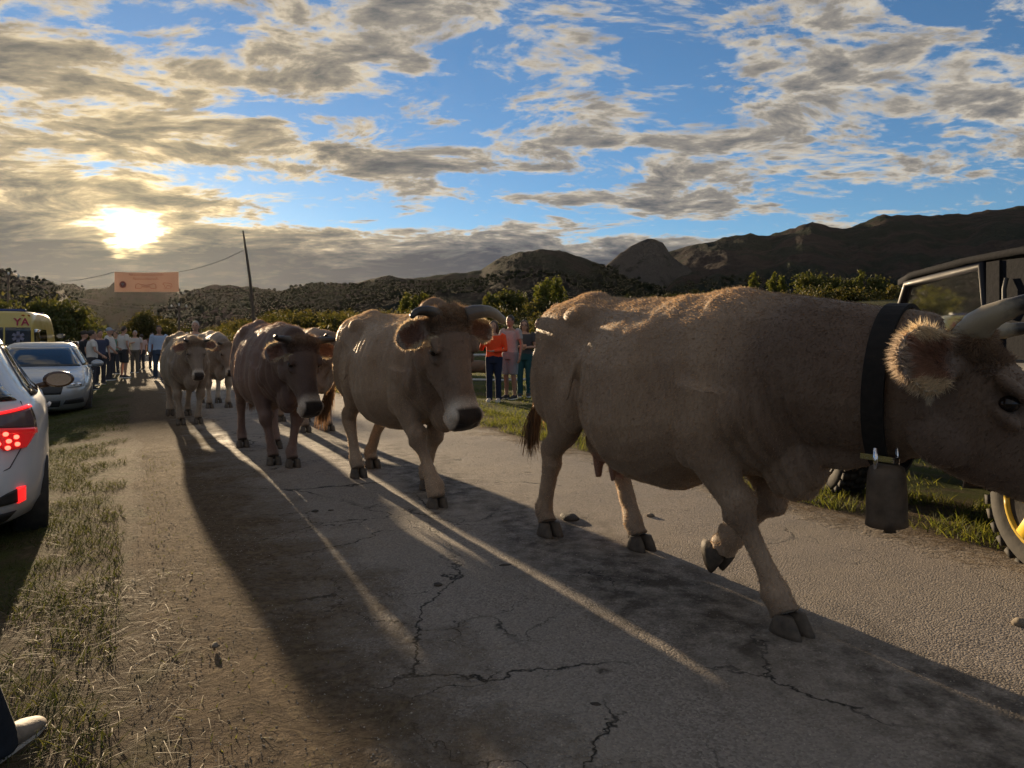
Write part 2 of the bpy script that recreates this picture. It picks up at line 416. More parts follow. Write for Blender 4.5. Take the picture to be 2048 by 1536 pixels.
hill('hill', [(1150, 600), (1213, 530), (1240, 505), (1262, 491), (1280, 483), (1296, 480), (1312, 481), (1326, 487), (1335, 500), (1342, 514), (1375, 535), (1440, 600)], 980, 760, 10, 9.1, hm_rock, 3, .12)
hill('hill', [(480, 610), (560, 582), (600, 573), (640, 566), (700, 571), (740, 557), (780, 552), (830, 556), (880, 548), (930, 544), (960, 540), (990, 521), (1030, 504), (1080, 496), (1120, 500), (1160, 515), (1200, 531), (1260, 556), (1330, 585), (1420, 610)], 820, 330, 10, 2.7, hm_green, 4, .16, naz=300)
hill('hill', [(940, 560), (985, 522), (1005, 512), (1030, 522), (1080, 560)], 1700, 1300, 10, 3.3, hm_rock, 6, .1, naz=80)
hill('hill', [(300, 640), (340, 603), (360, 592), (385, 583), (420, 574), (470, 573), (510, 577), (550, 580), (585, 582), (640, 592), (700, 612), (740, 640)], 900, 420, 10, 5.5, hm_brown, 4, .18)
hill('hill', [(60, 610), (125, 572), (140, 569), (165, 575), (190, 582), (212, 578), (228, 564), (250, 555), (290, 553), (320, 560), (345, 577), (365, 592), (400, 612)], 1500, 800, 12, 8.8, hm_green, 6, .15)
hill('hill', [(-900, 470), (-500, 480), (-200, 505), (-60, 525), (0, 538), (30, 548), (60, 560), (90, 562), (120, 574), (145, 598), (170, 630), (210, 668)], 620, 200, 8, 1.4, hm_green, 4, .18, naz=260)

# ------------------------------------------------------------------ plants
def leafmat(name, c1, c2, trans=.35):
    m, T, b, out = nmat(name)
    geo = T.n('ShaderNodeNewGeometry'); c = T.mix(geo.outputs['Random Per Island'], c1, c2)
    T.put(b.inputs['Base Color'], c); b.inputs['Roughness'].default_value = .7; b.inputs['Specular IOR Level'].default_value = .2
    tr = T.n('ShaderNodeBsdfTranslucent'); T.put(tr.inputs[0], T.mix(1.0, c, (1.5, 1.35, .7), 'MULTIPLY'))
    mx = T.n('ShaderNodeMixShader'); mx.inputs[0].default_value = trans
    T.put(mx.inputs[1], b.outputs[0]); T.put(mx.inputs[2], tr.outputs[0]); T.put(out.inputs[0], mx.outputs[0])
    return m
LM_bush = leafmat('scrub_leaf', (.035, .045, .014), (.10, .085, .03))
LM_tree = leafmat('tree_leaf', (.040, .055, .016), (.095, .095, .03))
LM_poplar = leafmat('poplar_leaf', (.055, .075, .018), (.12, .125, .035), .45)
LM_dark = leafmat('alder_leaf', (.018, .024, .009), (.042, .045, .016), .25)
LM_grass = leafmat('grass_blade', (.060, .085, .020), (.145, .150, .045), .5)
LM_verge = leafmat('verge_blade', (.030, .048, .012), (.10, .105, .032), .35)
LM_straw = leafmat('dry_straw', (.15, .115, .06), (.30, .24, .14), .2)
M_bark = grain(mat('bark', (.07, .055, .042), .9), (.12, .1, .08), 14, .8, .4)

def leaf_cloud(centers, radii, n, size, seed, squash=1.0):
    """quads filling a set of clumps: uneven outline, gaps, light and dark lumps"""
    g = np.random.default_rng(seed); C = np.array(centers, float); Rr = np.array(radii, float)
    w = Rr ** 2; pick = g.choice(len(C), n, p=w / w.sum())
    d = g.normal(size=(n, 3)); d /= np.linalg.norm(d, axis=1)[:, None]
    rad = Rr[pick] * (g.random(n) ** .45) * (1 + .25 * g.normal(size=n))
    p = C[pick] + d * rad[:, None] * np.array([1, 1, squash])
    a = g.normal(size=(n, 3)); a /= np.linalg.norm(a, axis=1)[:, None]
    q = np.cross(a, g.normal(size=(n, 3))); q /= np.linalg.norm(q, axis=1)[:, None]
    s = size * (.6 + .8 * g.random(n))[:, None]
    V = np.stack([p - a * s, p - q * s * .6, p + a * s, p + q * s * .6], 1).reshape(-1, 3)
    F = np.arange(4 * n).reshape(-1, 4)
    return V, F
def tree(name, label, x, y, h, w, kind, n, size, seed, group, m):
    g = np.random.default_rng(seed); z0 = float(hgt(x, y)) - .1
    root = empty(name, (x, y, z0)); tag(root, label, 'tree', group)
    mb = MB(); lean = g.normal(size=2) * .03 * h
    top = (lean[0], lean[1], h * .82)
    mb.tube([(0, 0, -.2), (0, 0, h * .12), (lean[0] * .4, lean[1] * .4, h * .4), top], [h * .028, h * .02, h * .014, h * .004], 8)
    cs, rs = [], []
    if kind == 'poplar':
        for k in range(14):
            t = .12 + .86 * k / 13; rr = w * (.35 + .65 * math.sin(math.pi * min(1, t * .95 + .12)) ** .7)
            cs.append((g.normal() * w * .18, g.normal() * w * .18, h * t)); rs.append(rr * .62)
    else:
        for k in range(16):
            t = g.random() ** .7; an = g.random() * 6.28; rr = w * (1 - .55 * abs(t - .35)) * math.sqrt(g.random()) * .75
            cs.append((rr * math.cos(an), rr * math.sin(an), h * (.22 + .68 * t))); rs.append(w * (.26 + .2 * g.random()))
            if k % 3 == 0: mb.tube([(0, 0, h * .2), Vector(cs[-1]) * .6 + Vector((0, 0, h * .08)), cs[-1]], [h * .012, h * .008, h * .003], 5)
    mb.build('trunk', M_bark, root)
    V, F = leaf_cloud(cs, rs, n, size, seed + 5)
    mk_np('crown', V, F, m, root)
    return root
# ------------------------------------------------------------------ cattle
def coatmat():
    m, T, b, out = nmat('cow_coat')
    at = T.n('ShaderNodeAttribute', attribute_name='coat'); tcn = T.n('ShaderNodeTexCoord'); oc = tcn.outputs['Object']
    mpn = T.n('ShaderNodeMapping'); T.put(mpn.inputs[0], oc); mpn.inputs['Scale'].default_value = (1, 1, .22); mpn.inputs['Rotation'].default_value = (0, R(35), 0)
    hairn = T.noise(mpn.outputs[0], 120, 3, .6); lay = T.noise(oc, 7, 5, .6); blot = T.noise(oc, 2.3, 4, .6)
    c = T.mix(T.rng(hairn, .3, .7, .0, .30), at.outputs[0], (.08, .058, .042))
    c = T.mix(T.rng(lay, .35, .7, 0, .30), c, T.mix(1.0, c, (.55, .5, .46), 'MULTIPLY'))
    c = T.mix(T.rng(blot, .40, .66, 0, .65), c, T.mix(1.0, c, (.62, .56, .52), 'MULTIPLY'))
    T.put(b.inputs['Base Color'], c); b.inputs['Roughness'].default_value = .62; b.inputs['Specular IOR Level'].default_value = .25
    b.inputs['Sheen Weight'].default_value = .25; b.inputs['Sheen Roughness'].default_value = .4; b.inputs['Sheen Tint'].default_value = (1, .85, .65, 1)
    bn = bump(T, None, lay, .3, .02); bump(T, b, hairn, .5, .004, bn)
    return m
def furmat():
    m, T, b, out = nmat('cow_fur')
    at = T.n('ShaderNodeAttribute', attribute_name='coat')
    T.put(b.inputs['Base Color'], at.outputs[0]); b.inputs['Roughness'].default_value = .5; b.inputs['Specular IOR Level'].default_value = .3
    tr = T.n('ShaderNodeBsdfTranslucent'); T.put(tr.inputs[0], T.mix(1.0, at.outputs[0], (1.55, 1.42, 1.2), 'MULTIPLY'))
    mx = T.n('ShaderNodeMixShader'); mx.inputs[0].default_value = .45
    T.put(mx.inputs[1], b.outputs[0]); T.put(mx.inputs[2], tr.outputs[0]); T.put(out.inputs[0], mx.outputs[0])
    return m
M_coat, M_fur = coatmat(), furmat()
M_hoof = grain(mat('hoof_horn', (.050, .038, .028), .75), (.12, .092, .065), 25, .7, .3)
M_eye = mat('cow_eye', (.010, .007, .006), .16, spec=.4)
M_nose = grain(mat('wet_nose', (.020, .017, .017), .28), (.05, .04, .04), 60, .8, .35)
def hornmat(name, c1, c2, a, b_):
    m, T, b, out = nmat(name); at = T.n('ShaderNodeAttribute', attribute_name='along')
    tcn = T.n('ShaderNodeTexCoord'); nz = T.noise(tcn.outputs['Object'], 30, 4, .6)
    f = T.rng(T.math('ADD', at.outputs['Fac'], T.math('MULTIPLY', T.math('SUBTRACT', nz, .5), .25)), a, b_)
    T.put(b.inputs['Base Color'], T.mix(f, c1, c2)); b.inputs['Roughness'].default_value = .42
    bump(T, b, nz, .25, .006); return m
M_horn_dark = hornmat('dark_horn', (.10, .08, .06), (.018, .015, .013), .1, .5)
M_horn_pale = hornmat('pale_horn', (.26, .22, .15), (.022, .018, .015), .55, .72)
M_horn_grey = hornmat('grey_horn', (.075, .065, .055), (.20, .18, .14), .35, .75)

def ik(a, t, l1, l2, sgn):
    """joint between a and t in the x-z plane; sgn +1 bends forward"""
    a = Vector(a); t = Vector(t); d = t - a; L = min(d.length, (l1 + l2) * .999)
    k = (l1 * l1 - l2 * l2 + L * L) / (2 * L); h = math.sqrt(max(l1 * l1 - k * k, 0))
    dn = d.normalized(); per = Vector((-dn.z, 0, dn.x))          # rotate in x-z
    if per.x * sgn < 0: per = -per
    return a + dn * k + per * h

BAR = ([0, .02, .08, .2, .36, .52, .66, .8, .91, .975, 1], [0, .17, .42, .74, .92, .99, 1, .9, .66, .34, 0])
RUM = ([0, .02, .08, .2, .36, .52, .66, .8, .91, .975, 1], [0, .28, .60, .90, .99, 1, .95, .84, .64, .34, 0])

def horn_mesh(name, pts, r0, r1, m, parent, M, blunt=False):
    # smooth through points with Catmull-Rom
    P_ = [Vector(p) for p in pts]; out = []
    ext = [P_[0] * 2 - P_[1]] + P_ + [P_[-1] * 2 - P_[-2]]
    for i in range(1, len(ext) - 2):
        for k in range(5):
            t = k / 5; a, b, c, d = ext[i - 1:i + 3]
            out.append(.5 * ((2 * b) + (c - a) * t + (2 * a - 5 * b + 4 * c - d) * t * t + (3 * b - a - 3 * c + d) * t ** 3))
    out.append(P_[-1]); n = len(out)
    rad = [r0 + (r1 - r0) * (i / (n - 1)) ** 1.15 + .0012 * math.sin(i * 2.3) for i in range(n)]
    if not blunt: rad[-1] = r1 * .35
    mb = MB().tube([M @ p for p in out], rad, 12, (0, 0, 1))
    o = mb.build(name, m, parent)
    a = o.data.attributes.new('along', 'FLOAT', 'POINT')
    vals = np.repeat(np.linspace(0, 1, n), 12).astype(np.float32); a.data.foreach_set('value', vals)
    return o

def cow(label, loc, rz, scale=1.0, legs=None, head=None, horns=None, coat=(.30, .215, .145), dark=(.13, .088, .062), voxel=.013, fur=0, ears=None,
        belly=1.0, tail=None, udder=0.0, head_scale=1.0, seed=1, fur_len=.016, ear_fuzz=.6):
    g = np.random.default_rng(seed)
    root = empty('cow', loc, rz, scale); tag(root, label, 'cow', 'cattle walking along the road')
    mb = MB()
    # ---- trunk
    st = [(-1.02, 1.30, 1.12, .055, 1), (-.985, 1.375, .98, .13, 1), (-.90, 1.41, .84, .225, 1), (-.78, 1.43, .76, .262, 1), (-.62, 1.435, .70, .275, .9), (-.46, 1.42, .645, .275, .6),
          (-.28, 1.405, .545 - .1 * (belly - 1), .325, .3), (-.05, 1.392, .49 - .3 * (belly - 1), .355 * belly, 0), (.15, 1.388, .495 - .3 * (belly - 1), .35 * belly, 0), (.32, 1.392, .535 - .1 * (belly - 1), .32, 0),
          (.46, 1.398, .57, .285, 0), (.58, 1.395, .585, .262, 0), (.70, 1.34, .60, .235, .2), (.80, 1.25, .64, .19, .4), (.88, 1.12, .73, .11, .5)]
    rings = []
    for x, zt, zb, hw, rf in st:
        pr = []
        us = BAR[0]; ws = [a * (1 - rf) + b * rf for a, b in zip(BAR[1], RUM[1])]
        fine_u = [0, .015, .05, .1, .17, .26, .36, .46, .56, .66, .75, .83, .9, .95, .985, 1]
        w = np.interp(fine_u, us, ws)
        for uq, wq in zip(fine_u, w): pr.append((x, hw * wq, zt + (zb - zt) * uq))
        for uq, wq in list(zip(fine_u, w))[-2:0:-1]: pr.append((x, -hw * wq, zt + (zb - zt) * uq))
        rings.append(pr)
    mb.loft(rings)
    for s in (1, -1):
        mb.ell((-.50, s * .178, 1.295), (.13, .062, .085))                     # hook bone
        mb.ell((-.95, s * .10, 1.29), (.06, .05, .06))                        # pin bone
        mb.ell((-.72, s * .17, .98), (.25, .125, .31), Matrix.Rotation(R(12), 3, 'Y'))
        mb.ell((-.87, s * .12, .90), (.10, .085, .24))
        mb.ell((-.46, s * .235, .84), (.13, .075, .17))                       # stifle fold
        mb.ell((.50, s * .20, .94), (.13, .085, .26), Matrix.Rotation(R(-14), 3, 'Y'))   # shoulder blade
        mb.ell((.64, s * .18, .88), (.13, .09, .14))                          # shoulder point
        mb.ell((.44, s * .20, .76), (.13, .075, .15))
        for k in range(5):                                                     # rib spring
            mb.tube([(-.28 + k * .12, s * .19, 1.24), (-.30 + k * .12, s * .300 * (1 + (belly - 1) * .7), 1.05), (-.31 + k * .12, s * .332 * (1 + (belly - 1) * .8), .86)], [.012, .024, .012], 6)
    mb.ell((.46, 0, 1.355), (.22, .06, .05)); mb.ell((.80, 0, .68), (.15, .105, .16)); mb.ell((-.62, 0, 1.42), (.16, .06, .035))
    # ---- legs
    legs = legs or {}; hooves = []; L = {}
    for key, s in (('fl', 1), ('fr', -1), ('hl', 1), ('hr', -1)):
        dx, dy, lift, pit = legs.get(key, (0, 0, 0, 0))
        if key[0] == 'f':
            base = Vector((.52 + dx, s * .155 + dy, lift)); pt = R(18 + pit)
            fet = base + Matrix.Rotation(R(pit), 3, 'Y') @ Vector((-.05, 0, .145))
            elb = Vector((.43 + max(dx, -.2) * .22, s * .195, .77)); kn = ik(elb, (fet.x, elb.y, fet.z), .335, .305, 1)
            kn.y = elb.y * .55 + base.y * .45; fet.y = base.y
            top = Vector((.52, s * .19, .98))
            mid1 = elb.lerp(kn, .5); mid2 = kn.lerp(fet, .5)
            mb.tube([top, elb, elb.lerp(kn, .3), elb.lerp(kn, .75), kn + Vector((.006, 0, .03)), kn + Vector((.004, 0, -.03)), kn.lerp(fet, .28), mid2 + Vector((0, 0, 0)), kn.lerp(fet, .82), fet],
                    [(.115, .19), (.105, .15), (.092, .120), (.066, .074), (.072, .082), (.066, .072), (.045, .052), (.041, .049), (.046, .056), (.060, .069)], 14)
        else:
            base = Vector((-.70 + dx, s * .15 + dy, lift)); pt = R(15 + pit)
            fet = base + Matrix.Rotation(R(pit), 3, 'Y') @ Vector((-.05, 0, .145))
            sti = Vector((-.47 + dx * .30, s * .205, .80)); hk = ik(sti, (fet.x, sti.y, fet.z), .395, .385, -1)
            hk.y = sti.y * .35 + base.y * .65; fet.y = base.y
            hip = Vector((-.62, s * .15, 1.16))
            mb.tube([hip, hip.lerp(sti, .55) + Vector((-.06, 0, 0)), sti + Vector((-.07, -s * .01, -.02)), sti.lerp(hk, .38) + Vector((-.02, 0, 0)), sti.lerp(hk, .75), hk + Vector((-.012, 0, .02)), hk + Vector((.0, 0, -.045)), hk.lerp(fet, .35), hk.lerp(fet, .78), fet],
                    [(.115, .22), (.125, .23), (.105, .19), (.084, .138), (.056, .082), (.060, .088), (.054, .070), (.043, .056), (.046, .056), (.060, .069)], 14)
            mb.tube([hk + Vector((-.045, 0, .05)), sti.lerp(hk, .55) + Vector((-.075, 0, .03)), sti + Vector((-.21, 0, -.01))], [(.022, .022), (.02, .022), (.04, .045)], 8)
        # pastern to the coronet, dew claws
        hd = Matrix.Rotation(R(pit), 3, 'Y')
        cor = base + hd @ Vector((-.004, 0, .075))
        mb.tube([fet, fet.lerp(cor, .5), cor], [(.060, .067), (.055, .060), (.063, .070)], 12)
        for q in (1, -1): mb.ell(fet + hd @ Vector((-.05, q * .024, -.018)), (.018, .016, .02))
        hooves.append((base, hd)); L[key] = (base, fet)
    # ---- tail
    tl = tail or [(-1.0, 0, 1.385), (-1.07, 0, 1.33), (-1.10, 0, 1.15), (-1.09, 0, .95), (-1.08, 0, .78), (-1.08, 0, .62)]
    mb.tube(tl, [.045, .04, .03, .024, .02, .016][:len(tl)], 9)
    if udder:
        mb.ell((-.40, 0, .62), (.20, .145, .13 * udder)); 
        for tx, ty in ((-.32, .07), (-.32, -.07), (-.47, .06), (-.47, -.06)):
            mb.tube([(tx, ty, .55), (tx + .005, ty * 1.08, .50 - .045 * udder), (tx + .008, ty * 1.1, .46 - .045 * udder)], [.034, .021, .015], 9)
    # ---- neck and head
    hp = dict(poll=(1.16, 0, 1.27), yaw=0, pitch=60, roll=0); hp.update(head or {})
    Mh = Matrix.Translation(Vector(hp['poll'])) @ Matrix.Rotation(R(hp['yaw']), 4, 'Z') @ Matrix.Rotation(R(hp['pitch']), 4, 'Y') @ Matrix.Rotation(R(hp['roll']), 4, 'X') @ Matrix.Scale(head_scale, 4)
    A = Vector((.46, 0, 1.06)); B = Mh @ Vector((.03, 0, -.10)); 
    up = Vector((0, 0, 1))
    c1 = A + Vector((.32, 0, .02)); ax = (Mh.to_3x3() @ Vector((1, 0, 0))).normalized()
    c2 = B - Vector((ax.x, ax.y, 0)) * .22 + Vector((0, 0, -.01))
    npts, nrad = [], []
    for k in range(9):
        t = k / 8; p = A * (1 - t) ** 3 + c1 * 3 * t * (1 - t) ** 2 + c2 * 3 * t * t * (1 - t) + B * t ** 3
        npts.append(p); hh_ = .335 * (1 - t) + .20 * t * head_scale; ww_ = .23 * (1 - t) + .125 * t * head_scale - .015 * math.sin(math.pi * t)
        nrad.append((ww_, hh_))
    mb.tube(npts, nrad, 18)
    mid = npts[4]
    mb.tube([(.78, 0, .72), (.86, mid.y * .3, .80), mid + Vector((.06, 0, -.27)), npts[6] + Vector((.02, 0, -.21)), npts[7] + Vector((.02, 0, -.15))], [(.07, .13), (.05, .12), (.036, .10), (.034, .08), (.03, .06)], 10)   # dewlap
    hs = [(-.075, .0, -.12, .06, .05), (-.05, .03, -.17, .10, .07), (.0, .052, -.205, .122, .085), (.06, .06, -.235, .128, .095), (.12, .062, -.26, .128, .095), (.18, .052, -.268, .122, .09), (.24, .036, -.25, .103, .078),
          (.31, .024, -.213, .086, .064), (.38, .016, -.18, .079, .058), (.44, .008, -.165, .085, .062), (.49, -.004, -.162, .095, .072), (.530, -.014, -.158, .099, .076), (.553, -.030, -.146, .088, .068), (.563, -.055, -.12, .055, .045)]
    rings = []
    for x, zt, zb, wt, wb in hs:
        r_ = []
        for k in range(22):
            an = 2 * math.pi * k / 22; cz, sy = math.cos(an), math.sin(an)
            fz = (1 - cz) / 2; w = wt + (wb - wt) * fz
            y = w * math.copysign(abs(sy) ** .72, sy); z = (zt + zb) / 2 + (zt - zb) / 2 * math.copysign(abs(cz) ** .78, cz)
            r_.append(Mh @ Vector((x, y, z)))
        rings.append(r_)
    mb.loft(rings)
    M3 = Mh.to_3x3()
    for s in (1, -1):
        mb.ell(Mh @ Vector((.148, s * .116, .018)), (.052, .026, .021), M3)       # brow
        mb.ell(Mh @ Vector((.185, s * .112, -.045)), (.045, .022, .02), M3)      # lower lid
        mb.ell(Mh @ Vector((.13, s * .09, -.20)), (.085, .03, .065), M3)         # cheek
        mb.ell(Mh @ Vector((.505, s * .062, -.045)), (.04, .032, .045), M3)      # nostril wing
        mb.ell(Mh @ Vector((.0, s * .085, .045)), (.04, .045, .04), M3)          # horn base
    mb.ell(Mh @ Vector((-.01, 0, .055)), (.05, .08, .035), M3)
    mb.ell(Mh @ Vector((.475, 0, -.175)), (.055, .055, .035), M3)                # chin
    # ears: cupped leaves
    ears = ears or {}
    EF = []
    for s in (1, -1):
        e = dict(out=1.0, back=-.22, up=-.10, twist=0.0, size=1.0, face=(.38, 0, .9)); e.update(ears.get('l' if s > 0 else 'r', {}))
        d = Vector((-e['back'], s * e['out'], e['up'])).normalized()
        face = Vector(e['face']); face = (face - d * face.dot(d)).normalized(); wv = d.cross(face) * s
        tw = Matrix.Rotation(R(e['twist'] * s), 3, d); face = tw @ face; wv = tw @ wv
        o0 = Vector((.02, s * .105, -.012)); rr = []
        for k, (t, w_, th, cup) in enumerate([(-.1, .030, .026, 0), (.1, .040, .024, .0), (.3, .066, .014, .022), (.5, .080, .0105, .032), (.7, .076, .010, .028), (.87, .054, .009, .014), (.98, .022, .008, .0)]):
            c = o0 + d * (.215 * t * e['size']); ring = []
            for q in range(16):
                an = 2 * math.pi * q / 16; yy = math.cos(an) * w_ * e['size']; ff = math.sin(an) * th
                ff += cup * ((abs(math.cos(an))) ** 2 * 1.6 - 1) 
                ring.append(Mh @ (c + wv * yy + face * ff))
            rr.append(ring)
        mb.loft(rr); EF.append((Mh, o0, d, face, wv, e['size']))
    me = mb.fused(voxel, 5, .5)
    # ---- shape the nostrils, mouth and eye sockets on the fused skin
    co = co_of(me); Mi = np.array(Mh.inverted()); hl = co @ Mi[:3, :3].T + Mi[:3, 3]
    nrm = no_of(me)
    disp = np.zeros(len(co))
    for s in (1, -1):
        dn = np.linalg.norm((hl - np.array([.545, s * .048, -.05])) / np.array([.03, .022, .016]), axis=1); disp -= .016 * np.exp(-dn ** 2)
        de = np.linalg.norm((hl - np.array([.165, s * .128, -.012])) / np.array([.034, .03, .019]), axis=1); disp -= .012 * np.exp(-de ** 2)
    mo = np.exp(-((hl[:, 2] + .118 - .06 * (.56 - hl[:, 0])) / .007) ** 2) * ((hl[:, 0] > .36) & (hl[:, 0] < .58) & (np.abs(hl[:, 1]) < .13)); disp -= .006 * mo
    wr = np.array([mnoise.fractal((p[0] * 5, p[1] * 5, p[2] * 3.2 + seed), .9, 2.1, 3) for p in co]) if voxel < .02 else 0
    inhead = (hl[:, 0] > -.05) & (hl[:, 0] < .62) & (np.abs(hl[:, 1]) < .2) & (np.abs(hl[:, 2] + .1) < .22)
    disp += .009 * wr * (~inhead)
    X_, Y_, Z_ = co.T; out_ = sstep(.12, .22, np.abs(Y_)) * (~inhead)
    gs = lambda cx_, cz_, rx_, rz_: np.exp(-(((X_ - cx_) / rx_) ** 2 + ((Z_ - cz_) / rz_) ** 2)) * out_
    disp -= .040 * gs(-.33, 1.22, .10, .09)                    # hollow before the hip
    disp -= .022 * gs(.26, .95, .07, .22)                      # behind the shoulder
    disp -= .020 * gs(-.36, .80, .045, .16)                    # flank fold
    disp += .012 * gs(.42, 1.12, .05, .2)                      # spine of the shoulder blade
    disp -= .016 * gs(.62, 1.08, .05, .2); disp -= .016 * gs(-.66, 1.12, .08, .06)
    rib = np.sin((X_ + .12 * (Z_ - 1.0)) * 2 * np.pi / .088) * sstep(-.34, -.22, X_) * (1 - sstep(.18, .3, X_)) * sstep(.72, .85, Z_) * (1 - sstep(1.15, 1.26, Z_)) * out_
    disp += .0030 * rib
    # skin folds at the neck / shoulder
    fold = np.sin(co[:, 0] * 95 + co[:, 2] * 14 + 2 * np.sin(co[:, 2] * 9)) * sstep(.60, .72, co[:, 0]) * (1 - sstep(.9, 1.05, co[:, 0])) * (1 - sstep(.9, 1.1, co[:, 2])) * (co[:, 2] > .5)
    disp += .006 * fold * (~inhead)
    co = co + nrm * disp[:, None]; me.vertices.foreach_set('co', co.astype(np.float32).ravel()); me.update()
    # ---- coat colours (the animal's own markings)
    c0 = np.array(coat); cd = np.array(dark); pale = np.array((.62, .55, .46)); C = np.tile(c0, (len(co), 1))
    def blend(w, c): 
        nonlocal C
        w = np.clip(w, 0, 1)[:, None]; C = C * (1 - w) + np.asarray(c) * w
    x, y, z = co.T
    nz = np.array([mnoise.noise((p[0] * 2.2 + seed, p[1] * 2.2, p[2] * 2.2)) for p in co])
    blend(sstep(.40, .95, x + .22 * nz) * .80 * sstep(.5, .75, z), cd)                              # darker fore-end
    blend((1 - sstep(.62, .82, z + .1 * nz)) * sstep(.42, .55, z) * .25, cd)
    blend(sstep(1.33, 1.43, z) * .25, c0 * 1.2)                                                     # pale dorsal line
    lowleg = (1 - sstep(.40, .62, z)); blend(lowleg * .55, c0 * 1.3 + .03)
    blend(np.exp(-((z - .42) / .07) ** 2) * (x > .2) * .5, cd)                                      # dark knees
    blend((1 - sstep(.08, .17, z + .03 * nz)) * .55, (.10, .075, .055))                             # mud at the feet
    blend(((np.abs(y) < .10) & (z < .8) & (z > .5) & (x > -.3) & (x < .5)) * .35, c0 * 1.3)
    hx, hy, hz = hl.T; hd_ = inhead.astype(float)
    blend(hd_ * sstep(.02, .2, hx) * .45, cd)
    blend(hd_ * sstep(.40, .47, hx) * .92, pale)                                         # mealy ring
    blend(hd_ * sstep(.44, .47, hx) * (hz < -.11) * .9, pale * 1.05)
    blend(hd_ * sstep(.468, .488, hx) * (hz > -.125) * (1 - sstep(.060, .074, np.abs(hy))), (.022, .018, .018))                             # nose pad
    blend(hd_ * np.exp(-np.minimum(np.linalg.norm((hl - [.165, .12, -.012]) / [.045, .06, .03], axis=1), np.linalg.norm((hl - [.165, -.12, -.012]) / [.045, .06, .03], axis=1)) ** 2) * .75, (.05, .035, .028))
    blend(hd_ * (1 - sstep(.0, .10, hx)) * sstep(-.02, .05, hz) * .5, np.array((.25, .165, .095)))     # tousled poll
    earw = np.zeros(len(co))
    for Mh_, o0, d, face, wv, es in EF:
        rel = hl - np.array(o0); t = rel @ np.array(d) / (.215 * es); w_ = rel @ np.array(wv); f_ = rel @ np.array(face)
        ine = (t > .12) & (t < 1.15) & (np.abs(w_) < .1 * es) & (np.abs(f_) < .07)
        earw = np.maximum(earw, ine * sstep(.12, .35, t))
        nf_ = (nrm @ Mi[:3, :3].T) @ np.array(face)
        blend(ine * sstep(.1, .25, t) * .7, c0 * .5 + .22)
        blend(ine * sstep(.2, .6, nf_) * (np.abs(w_) < .052 * es) * sstep(.15, .3, t) * (t < .85) * .85, (.30, .165, .115))
        blend(ine * (np.abs(w_) > .05 * es) * .8, np.array((.56, .47, .33)))
    if udder:
        blend(((x > -.62) & (x < -.2) & (z < .56) & (z > .38) & (np.abs(y) < .14)) * .8, (.36, .19, .14))
    blend((x < -1.03) * (1 - sstep(.55, .8, z)) * .8, (.16, .09, .05))
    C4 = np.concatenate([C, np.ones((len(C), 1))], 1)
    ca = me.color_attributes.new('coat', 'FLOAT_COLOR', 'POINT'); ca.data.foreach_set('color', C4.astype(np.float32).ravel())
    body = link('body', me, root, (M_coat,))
    # ---- hooves, eyes, horns
    for base, hd in hooves:
        hb = MB()
        for q in (1, -1):
            prof = [(0.0, 1.0), (.03, .97), (.06, .88), (.085, .78)]
            rr = []
            for zz, k in prof:
                rr.append([base + hd @ Vector((.014 + (.094 * k - zz * .35) * math.cos(an) * (1.0 if math.cos(an) > 0 else .74), q * .037 + .035 * k * math.sin(an), zz)) for an in [2 * math.pi * i / 12 for i in range(12)]])
            hb.loft(rr)
        hb.build('hoof', M_hoof, root)
    for s in (1, -1):
        eb = MB().ell(Mh @ Vector((.168, s * .111, -.016)), (.024 * head_scale, .020 * head_scale, .021 * head_scale), M3.normalized() if False else None, 16, 10); eb.build('eye', M_eye, root)
    for s, key in ((1, 'l'), (-1, 'r')):
        h_ = (horns or {}).get(key)
        if h_:
            pts = [(p[0], s * p[1], p[2]) for p in h_['pts']]
            horn_mesh('horn', pts, h_.get('r0', .036) * head_scale, h_.get('r1', .010) * head_scale, h_.get('mat', M_horn_dark), root, Mh, h_.get('blunt', False))
    # ---- fur: short lying hair, longer on ears, poll and topline
    if fur:
        me.calc_loop_triangles(); nt_ = len(me.loop_triangles); tri = np.empty(nt_ * 3, np.int32); me.loop_triangles.foreach_get('vertices', tri); tri = tri.reshape(-1, 3)
        a, b_, c = co[tri[:, 0]], co[tri[:, 1]], co[tri[:, 2]]; ar = np.linalg.norm(np.cross(b_ - a, c - a), axis=1)
        ew = earw[tri].mean(1); hx_ = hl[tri[:, 0]]
        isnose = (C[tri[:, 0]].sum(1) < .09)
        poll = inhead[tri[:, 0]] & (hx_[:, 0] < .10) & (hx_[:, 2] > 0.0); zz = co[tri[:, 0], 2]
        topl = sstep(1.30, 1.40, zz) * (~inhead[tri[:, 0]])
        wgt = ar * (1 + 5 * ew + 4 * poll + 1.0 * topl) * (~isnose) * (zz > .1)
        idx = g.choice(nt_, fur, p=wgt / wgt.sum()); r1, r2 = g.random(fur), g.random(fur); f_ = r1 + r2 > 1; r1[f_], r2[f_] = 1 - r1[f_], 1 - r2[f_]
        p = a[idx] + (b_[idx] - a[idx]) * r1[:, None] + (c[idx] - a[idx]) * r2[:, None]
        nn = np.cross(b_ - a, c - a)[idx]; nn /= np.linalg.norm(nn, axis=1)[:, None] + 1e-9
        flow = np.array([-.8, 0, -.6]) + .35 * g.normal(size=(fur, 3))
        lift = .30 + .7 * ew[idx] + .55 * poll[idx] + .15 * topl[idx]
        dr = nn * lift[:, None] + (flow - nn * (flow * nn).sum(1)[:, None]) * (1 - .6 * ew[idx])[:, None] + .25 * g.normal(size=(fur, 3)); dr /= np.linalg.norm(dr, axis=1)[:, None]
        ln = fur_len * (.5 + g.random(fur)) * (1 + ear_fuzz * ew[idx] + 1.2 * poll[idx] + .2 * topl[idx])
